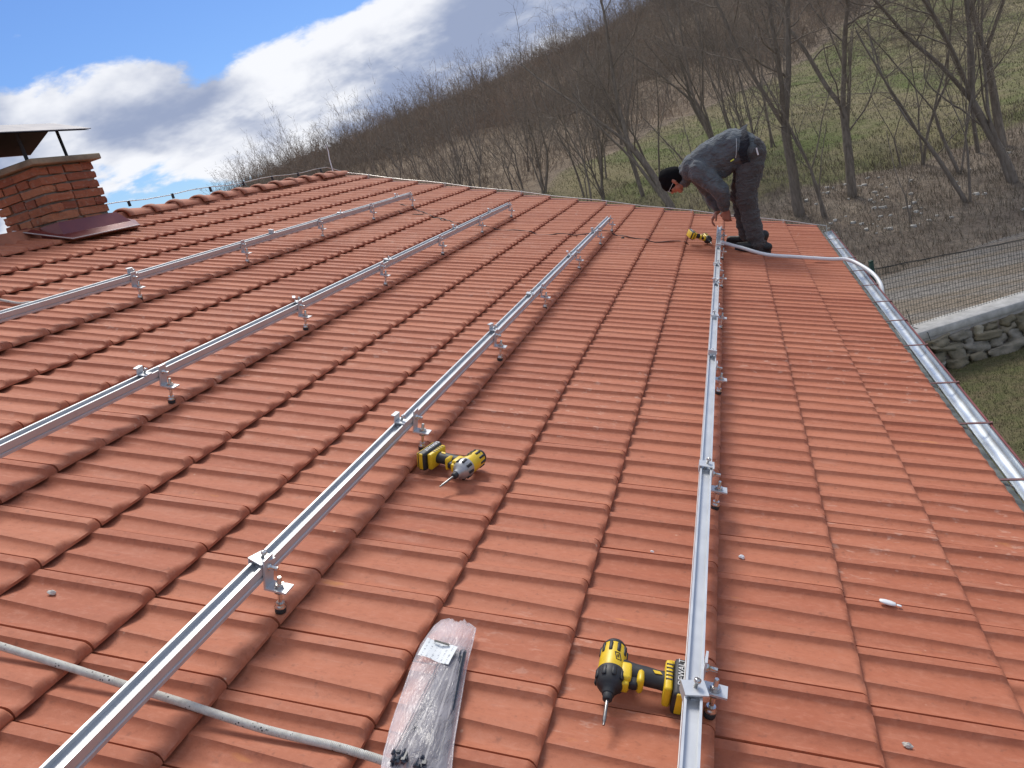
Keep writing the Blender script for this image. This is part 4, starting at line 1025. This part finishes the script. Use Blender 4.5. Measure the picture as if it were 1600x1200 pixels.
fence = empty('mesh_fence', P0 + Vector((0, 0, .8)), 'dark wire mesh fence on the retaining wall beside the gravel track', 'fence')
def ftop(x): return 2.06 - .095 * (x + .75)
def post(x, h):
    b = MB(); b.rbox((x - .03, .17, .6), (x + .03, .23, h), .004, 1); o = b.build('post', M_GREEN, fence, WL)
    MB().rbox((x - .034, .166, h - .002), (x + .034, .234, h + .018), .004, 1).build('post_cap', M_GREEN, fence, WL)
post(-.46, 2.17); post(4.4, 1.62)
mesh_ = MB()
for k in range(-14, 96):
    x = k * .055; mesh_.tube([(x, .2, .80), (x + .004 * math.sin(k), .2 + .006 * math.sin(k * 2.1), ftop(x) - .02)], .0034, 4, False)
for k in range(0, 13):
    f_ = k / 12; mesh_.tube([(x, .2 + .008 * math.sin(x * 3 + k), .815 + (ftop(x) - .83) * f_) for x in np.linspace(-.76, 5.2, 24)], .0034, 4, False)
tag(mesh_.build('wire_mesh', M_FWIRE, fence, WL), kind='stuff')
MB().tube([(x, .2, ftop(x) + .004 * math.sin(x * 9)) for x in np.linspace(-.76, 5.2, 40)], .0075, 6).build('top_wire', M_CABLE, fence, WL)
MB().tube([(.05, .17, 1.15), (.10, .13, .82), (.14, -.22, .76), (.17, -.28, .45)], .006, 6).build('tie_wire', M_FWIRE, fence, WL)

# ------------------------------------------------------------------ bare trees
def segs_mesh(name, P0_, P1_, R0_, R1_, sides, mat):
    P0_, P1_ = np.asarray(P0_, float), np.asarray(P1_, float); R0_, R1_ = np.asarray(R0_, float), np.asarray(R1_, float)
    d = P1_ - P0_; d /= np.maximum(np.linalg.norm(d, axis=1, keepdims=True), 1e-9)
    ref = np.where(np.abs(d[:, 2:3]) < .9, np.array([[0, 0, 1.0]]), np.array([[1.0, 0, 0]]))
    a = np.cross(d, ref); a /= np.maximum(np.linalg.norm(a, axis=1, keepdims=True), 1e-9); b = np.cross(d, a)
    ks = np.arange(sides) * 2 * np.pi / sides
    off_ = a[:, None, :] * np.cos(ks)[None, :, None] + b[:, None, :] * np.sin(ks)[None, :, None]
    v = np.concatenate([P0_[:, None] + off_ * R0_[:, None, None], P1_[:, None] + off_ * R1_[:, None, None]], 1)
    n = len(P0_); k = np.arange(sides); q_ = np.stack([k, (k + 1) % sides, sides + (k + 1) % sides, sides + k], 1)
    f = (q_[None] + (np.arange(n) * 2 * sides)[:, None, None]).reshape(-1, 4)
    return np_mesh(name, v.reshape(-1, 3), f, mat, True)
def grow(rs, p, d, length, r, level, out, maxl, spread=1.0, upw=.25, seg=None):
    """recursive branch; out[level] collects (p0, p1, r0, r1)"""
    n = max(2, int(length / (seg or (.42 if level == 0 else .22 if level == 1 else .14)))); step = length / n
    p = Vector(p); d = Vector(d).normalized(); wob = [.06, .13, .20, .26, .3][level]
    kids = []
    for k in range(n):
        d = (d + Vector((rs.gauss(0, wob), rs.gauss(0, wob), rs.gauss(0, wob) + upw * .10))).normalized()
        r2 = r * (1 - (.62 if level == 0 else .75) / n) if n > 1 else r * .6
        p2 = p + d * step; out[level].append((p, p2, r, r2)); p, r = p2, max(r2, .0026)
        f_ = (k + 1) / n
        if level < maxl and f_ > (.28 if level == 0 else .12):
            pr_ = [.85, .72, .55, .45][level]
            for _ in range(2 if level >= 1 else 1):
                if rs.random() < pr_: kids.append((p.copy(), d.copy(), r, f_))
    for (kp, kd, kr, f_) in kids:
        ax = Vector((rs.gauss(0, 1), rs.gauss(0, 1), rs.gauss(0, .5))); ax = (ax - kd * ax.dot(kd)).normalized()
        ang = R_(rs.uniform(28, 68)) * spread
        nd = kd * math.cos(ang) + ax * math.sin(ang)
        grow(rs, kp, nd, length * rs.uniform(.34, .62) * (1.15 - .5 * f_), max(kr * rs.uniform(.34, .58), .003), level + 1, out, maxl, spread, upw)
def tree(name, label, x, y, height, r, lean, seed, stems=1, maxl=3, group=None, spread=1.0):
    rs = random.Random(seed); out = [[], [], [], [], []]; z = th(x, y) - .08; r = r * .85
    root = empty(name, (x, y, z), label, 'tree', group)
    for s in range(stems):
        ln = Vector((lean[0] + (rs.gauss(0, .16) if stems > 1 else 0), lean[1] + (rs.gauss(0, .12) if stems > 1 else 0), 1))
        hgt = height * (1 if s == 0 else rs.uniform(.6, .95)); rr_ = r * (1 if s == 0 else rs.uniform(.5, .8))
        b0 = Vector((x + (rs.gauss(0, .06) if s else 0), y + (rs.gauss(0, .06) if s else 0), z))
        # bole, then a fork into two or three leaders
        p = b0; d_ = ln.normalized(); nb_ = max(3, int(hgt * .30 / .35)); r0 = rr_ * 1.12
        for k in range(nb_):
            d_ = (d_ + Vector((rs.gauss(0, .05), rs.gauss(0, .05), .01))).normalized(); p2 = p + d_ * (hgt * rs.uniform(.28, .36) / nb_); r1 = r0 * (1 - .16 / nb_ * 2)
            out[0].append((p, p2, r0, r1)); p, r0 = p2, r1
            if k > nb_ * .5 and rs.random() < .5:
                a_ = rs.uniform(0, 6.28); grow(rs, p, d_ * .5 + Vector((math.cos(a_), math.sin(a_), .5)), hgt * rs.uniform(.22, .38), r0 * rs.uniform(.2, .35), 1, out, maxl, spread)
        nf = 2 if rs.random() < .6 else 3; a0 = rs.uniform(0, 6.28)
        for k in range(nf):
            a_ = a0 + k * 6.28 / nf + rs.gauss(0, .3); t_ = math.tan(R_(rs.uniform(10, 30)))
            nd = (d_ + Vector((math.cos(a_) * t_, math.sin(a_) * t_, 0))).normalized()
            grow(rs, p, nd, hgt * rs.uniform(.5, .72), r0 * (rs.uniform(.72, .86) if k == 0 else rs.uniform(.45, .7)), 0, out, maxl, spread)
    tr_ = out[0]; br = out[1]; tw = out[2] + out[3] + out[4]
    U = lambda L_: ([tuple(q[0]) for q in L_], [tuple(q[1]) for q in L_], [q[2] for q in L_], [q[3] for q in L_])
    link('trunk', segs_mesh('trunk', *U(tr_), 8, M_BARK), root).matrix_local = WM[root].inverted()
    if br:
        o_ = link('branches', segs_mesh('branches', *U(br), 5, M_BARK), root); o_.matrix_local = WM[root].inverted(); tag(o_, kind='stuff')
    if tw:
        o_ = link('twigs', segs_mesh('twigs', *U(tw), 3, M_TWIG), root); o_.matrix_local = WM[root].inverted(); tag(o_, kind='stuff')
    return root
G1 = 'bare trees on the bank behind the house'
TREES = [
    # x, y, height, radius, lean, seed, stems, label
    (-.45, 26.5, 8.6, .15, (-.32, .05), 3, 2, 'large bare tree leaning left behind the workman\'s head'),
    (-1.7, 29.5, 7.0, .09, (-.20, .0), 14, 2, 'thinner bare tree just left of the large leaning tree'),
    (3.40, 23.4, 8.2, .17, (-.02, .0), 5, 1, 'thick forked bare tree right of the workman\'s back'),
    (4.95, 24.0, 8.6, .15, (.04, .0), 8, 1, 'tall straight bare tree above the end of the gutter'),
    (4.05, 22.9, 4.6, .06, (.10, .0), 17, 2, 'slender bare tree between the forked tree and the straight tree'),
    (8.85, 23.0, 8.4,   .14, (-.06, .0), 9, 2, 'bare tree with twin stems at the right edge'),
    (7.45, 22.0, 6.2, .07, (-.14, .0), 12, 2, 'slim bare tree leaning left above the gravel track'),
    (9.9, 27.5, 9.4,   .15, (-.08, .0), 21, 1, 'big bare tree reaching out of the top right corner'),
    (1.30, 36.0, 8.0, .13, (-.10, .0), 25, 2, 'bare tree in the meadow above the workman\'s shoulders'),
    (2.55, 27.0, 4.8, .055, (-.06, .0), 31, 3, 'clump of thin bare stems just right of the workman\'s legs'),
    (6.9, 27.2, 3.0, .035, (-.04, .0), 33, 1, 'small bare sapling alone on the meadow edge'),
    (.9, 25.0, 3.8, .045, (-.12, .0), 36, 3, 'low bare bush hidden behind the workman\'s legs'),
    (-3.3, 30.0, 4.4, .05, (-.10, .0), 41, 3, 'bare bush at the left end of the meadow'),
    (5.9, 21.0, 2.6, .028, (.05, .0), 44, 2, 'thin bare sapling beside the white stones on the bank'),
    (8.1, 25.2, 6.8, .06, (-.12, .0), 47, 2, 'pair of thin grey stems inside the right-hand trees'),
    (4.4, 40.0, 7.0, .10, (.05, .0), 52, 2, 'bare tree standing high on the meadow beyond the others'),
    (-6.4, 33.5, 5.6, .07, (-.05, .0), 55, 4, 'many-stemmed bare bush where meadow meets brown scrub'),
]
thn = random.Random(91)
for k in range(14):
    x = thn.uniform(-4.5, 10.5); y = thn.uniform(24.5, 36) if x < 8 else thn.uniform(24, 28)
    tree('thin_tree', 'thin upright bare tree growing among the larger trees on the bank', x, y, thn.uniform(5.0, 8.0), thn.uniform(.04, .075), (thn.gauss(-.03, .06), 0), 700 + k, thn.choice((1, 2)), 3, 'thin bare trees on the bank')
shr = random.Random(77); nsh = 0
while nsh < 30:
    az = R_(shr.uniform(-25, -3)); d = shr.uniform(36, 62); x, y = CAM.x + d * math.sin(az), CAM.y + d * math.cos(az)
    if meadow_mask(x, y) > .2: continue
    tree('bare_shrub', 'many-stemmed bare shrub standing in the brown scrub left of the meadow', x, y, shr.uniform(3.0, 5.6), shr.uniform(.035, .06), (shr.gauss(-.05, .1), 0), 500 + nsh, shr.choice((3, 4)), 2, 'shrubs left of the meadow'); nsh += 1
for (x, y, h_, r_, ln, sd_, st, lab) in TREES: tree('bare_tree', lab, x, y, h_, r_, ln, sd_, st, 3, G1)

# ------------------------------------------------------------------ scrub on the hill: one mass
def bush_proto(seed, stems, hgt, lv):
    rs = random.Random(seed); out = [[], [], [], [], []]
    for s in range(stems):
        a = rs.uniform(0, 6.28); tl = rs.uniform(.08, .5)
        grow(rs, (math.cos(a) * .12, math.sin(a) * .12, 0), (math.cos(a) * tl, math.sin(a) * tl, 1), hgt * rs.uniform(.65, 1), .03, 0, out, lv, .8, .5, hgt * .16)
    A = [q for l in out for q in l]
    return np.array([tuple(q[0]) for q in A]), np.array([tuple(q[1]) for q in A]), np.array([q[2] for q in A]), np.array([q[3] for q in A])
protos = [bush_proto(100 + k, 4, 3.4, 2) for k in range(5)]
nr = np.random.RandomState(9); P0s, P1s, R0s, R1s = [], [], [], []; cnt = 0; segs_total = 0
while cnt < 4200 and segs_total < 420000:
    az = nr.uniform(R_(-35.5), R_(20)); d = 30 + 125 * nr.rand() ** .75
    if nr.rand() < .25: d = nr.uniform(105, 150)
    x = CAM.x + d * math.sin(az); y = CAM.y + d * math.cos(az)
    if y < 26 or meadow_mask(x, y) > .25 or hill_q(x, y) < 14: continue
    if d < 62 and nr.rand() < .6: continue
    p0, p1, r0, r1 = protos[nr.randint(5)]; a = nr.rand() * 6.28; s = (nr.uniform(.5, 1.0) if nr.rand() < .8 else nr.uniform(1.0, 1.75)) * (1.0 if d > 60 else .8)
    if math.sin(x * .21 + 1.7) * math.sin(y * .17 + x * .06) + .35 * math.sin(x * .5 - y * .33) < -.30 and nr.rand() < .75: continue
    c_, s_ = math.cos(a) * s, math.sin(a) * s; Rm = np.array([[c_, -s_, 0], [s_, c_, 0], [0, 0, s * nr.uniform(.8, 1.25)]]); o = np.array([x, y, th(x, y) - .1])
    keep = nr.rand(len(p0)) < (1.0 if d < 70 else .75)
    th_k = max(.65, d / 85)
    P0s.append(p0[keep] @ Rm.T + o); P1s.append(p1[keep] @ Rm.T + o); R0s.append(np.clip(r0[keep] * .75 * th_k, .0065 * th_k, .05)); R1s.append(np.clip(r1[keep] * .75 * th_k, .005 * th_k, .05)); cnt += 1; segs_total += keep.sum()
# low brush that fills the gaps: short crooked shoots
nb = 150000; az = nr.uniform(R_(-35), R_(22), nb); d = 33 + 115 * nr.rand(nb) ** .8
bx_, by_ = CAM.x + d * np.sin(az), CAM.y + d * np.cos(az)
k = (by_ > 27) & (meadow_mask(bx_, by_) < .3) & (hill_q(bx_, by_) > 15)
clump = np.sin(bx_ * .9 + 1.3 * np.sin(by_ * .31)) * np.sin(by_ * .7 + bx_ * .23)
clump = clump * .6 + .7 * np.sin(bx_ * .21 + 1.7) * np.sin(by_ * .17 + bx_ * .06)
k &= nr.rand(nb) < (.55 + .50 * clump) * np.where(d < 65, .45, 1.0)
bx_, by_, d = bx_[k], by_[k], d[k]; n = len(bx_); bz_ = terrain(bx_, by_) - .05
h_ = nr.uniform(.5, 1.9, n); dirn = nr.normal(0, .42, (n, 3)); dirn[:, 2] = 1; A_ = np.stack([bx_, by_, bz_], 1); B_ = A_ + dirn * (h_ * .55)[:, None]
D2 = nr.normal(0, .5, (n, 3)); D2[:, 2] = .8; E_ = B_ + D2 * (h_ * .5)[:, None]; D3 = nr.normal(0, .6, (n, 3)); D3[:, 2] = .6; G_ = B_ + D3 * (h_ * .45)[:, None]
rt = .010 * np.maximum(.8, d / 60)
for (u0, u1, f0, f1) in ((A_, B_, 1.2, .9), (B_, E_, .8, .35), (B_, G_, .7, .3)):
    P0s.append(u0); P1s.append(u1); R0s.append(rt * f0); R1s.append(rt * f1)
def ribbons(name, a0, a1, r0, r1, mat):
    dd = a1 - a0; rv = np.random.RandomState(3).normal(0, 1, a0.shape); sd_ = np.cross(dd, rv); sd_ /= np.maximum(np.linalg.norm(sd_, axis=1, keepdims=True), 1e-9)
    v = np.stack([a0 - sd_ * r0[:, None], a0 + sd_ * r0[:, None], a1 + sd_ * r1[:, None], a1 - sd_ * r1[:, None]], 1).reshape(-1, 3)
    return np_mesh(name, v, np.arange(len(a0) * 4).reshape(-1, 4), mat, False)
tag(link('hillside_scrub', ribbons('hillside_scrub', np.concatenate(P0s), np.concatenate(P1s), np.concatenate(R0s) * 1.25, np.concatenate(R1s) * 1.25, M_SCRUB)), 'dense brown leafless scrub covering the hillside up to the skyline', 'scrub', kind='stuff')

# ------------------------------------------------------------------ grass, dry stalks, white stones
def blades(name, pts, hgt, wid, mat, label, cat, tilt=.6):
    n = len(pts); rs = np.random.RandomState(len(name)); a = rs.rand(n) * 6.28; h_ = hgt * rs.uniform(.5, 1.3, n); w_ = wid * rs.uniform(.7, 1.3, n)
    side = np.stack([np.cos(a), np.sin(a), np.zeros(n)], 1) * w_[:, None]; b_ = rs.rand(n) * 6.28; tl = rs.rand(n) * tilt
    tip = pts + np.stack([np.cos(b_) * tl * h_, np.sin(b_) * tl * h_, h_ * np.sqrt(1 - np.minimum(tl, .95) ** 2)], 1)
    mid = (pts + tip) / 2 + np.array([0, 0, 1]) * (h_ * .1)[:, None]
    v = np.stack([pts - side, pts + side, mid + side * .6, tip, mid - side * .6], 1).reshape(-1, 3)
    f = np.array([[0, 1, 2, 4]]) + (np.arange(n) * 5)[:, None]; f2 = np.array([[4, 2, 3, 3]])
    tri = np.concatenate([np.stack([f[:, 0], f[:, 1], f[:, 2]], 1), np.stack([f[:, 0], f[:, 2], f[:, 3]], 1), (np.array([[4, 2, 3]]) + (np.arange(n) * 5)[:, None])])
    tag(link(name, np_mesh(name, v, tri, mat, False)), label, cat, kind='stuff')
gr = np.random.RandomState(2)
X = gr.uniform(2.9, 9, 70000); Y = gr.uniform(4.5, 14.5, 70000); k = (Y - .42 * (X - 4.3) - 13.35) < -.28
X, Y = X[k], Y[k]; blades('yard_grass', np.stack([X, Y, terrain(X, Y) - .005], 1), .045, .004, M_GRASS, 'short winter grass in the yard below the gutter', 'grass', .9)
X = gr.uniform(-9, 16, 60000); Y = gr.uniform(17, 32, 60000); q_ = hill_q(X, Y); k = (q_ > 4.3) & (gr.rand(60000) < np.where(q_ < 15, 1, .30))
X, Y = X[k], Y[k]; blades('dry_grass', np.stack([X, Y, terrain(X, Y) - .01], 1), .22, .007, M_DRY, 'dry stalks and dead grass on the bank under the trees', 'grass', .95)
X = gr.uniform(-8, 26, 70000); Y = gr.uniform(27, 75, 70000); k = meadow_mask(X, Y) > .5
X, Y = X[k], Y[k]; blades('meadow_grass', np.stack([X, Y, terrain(X, Y) - .01], 1), .13, .012, make_blade('meadow_blades', [(.155, .135, .078), (.118, .128, .055), (.22, .19, .12), (.10, .108, .045)]), 'patchy winter grass on the hillside meadow', 'grass', .9)
wst = [rock(50 + k_) for k_ in range(3)]
for m_ in wst: m_.materials.clear(); m_.materials.append(M_STONE_W)
sr = random.Random(31); ns_ = 0
while ns_ < 75:
    x = sr.gauss(5.3, .9) if sr.random() < .75 else sr.uniform(3, 10); y = sr.uniform(20.5, 26.5); q_ = float(hill_q(x, y))
    if not (5.4 < q_ < 12): continue
    s = sr.uniform(.03, .10) * (1.3 if sr.random() < .12 else 1)
    tag(link('stone', wst[sr.randrange(3)], None, Matrix.Translation((x, y, th(x, y) + s * .15)) @ Matrix.Rotation(sr.uniform(0, 6.28), 4, 'Z') @ Matrix.Diagonal((s * 1.3, s, s * .75, 1))), 'pale limestone lump scattered on the brown bank behind the gutter', 'stone', 'pale stones scattered on the bank'); ns_ += 1
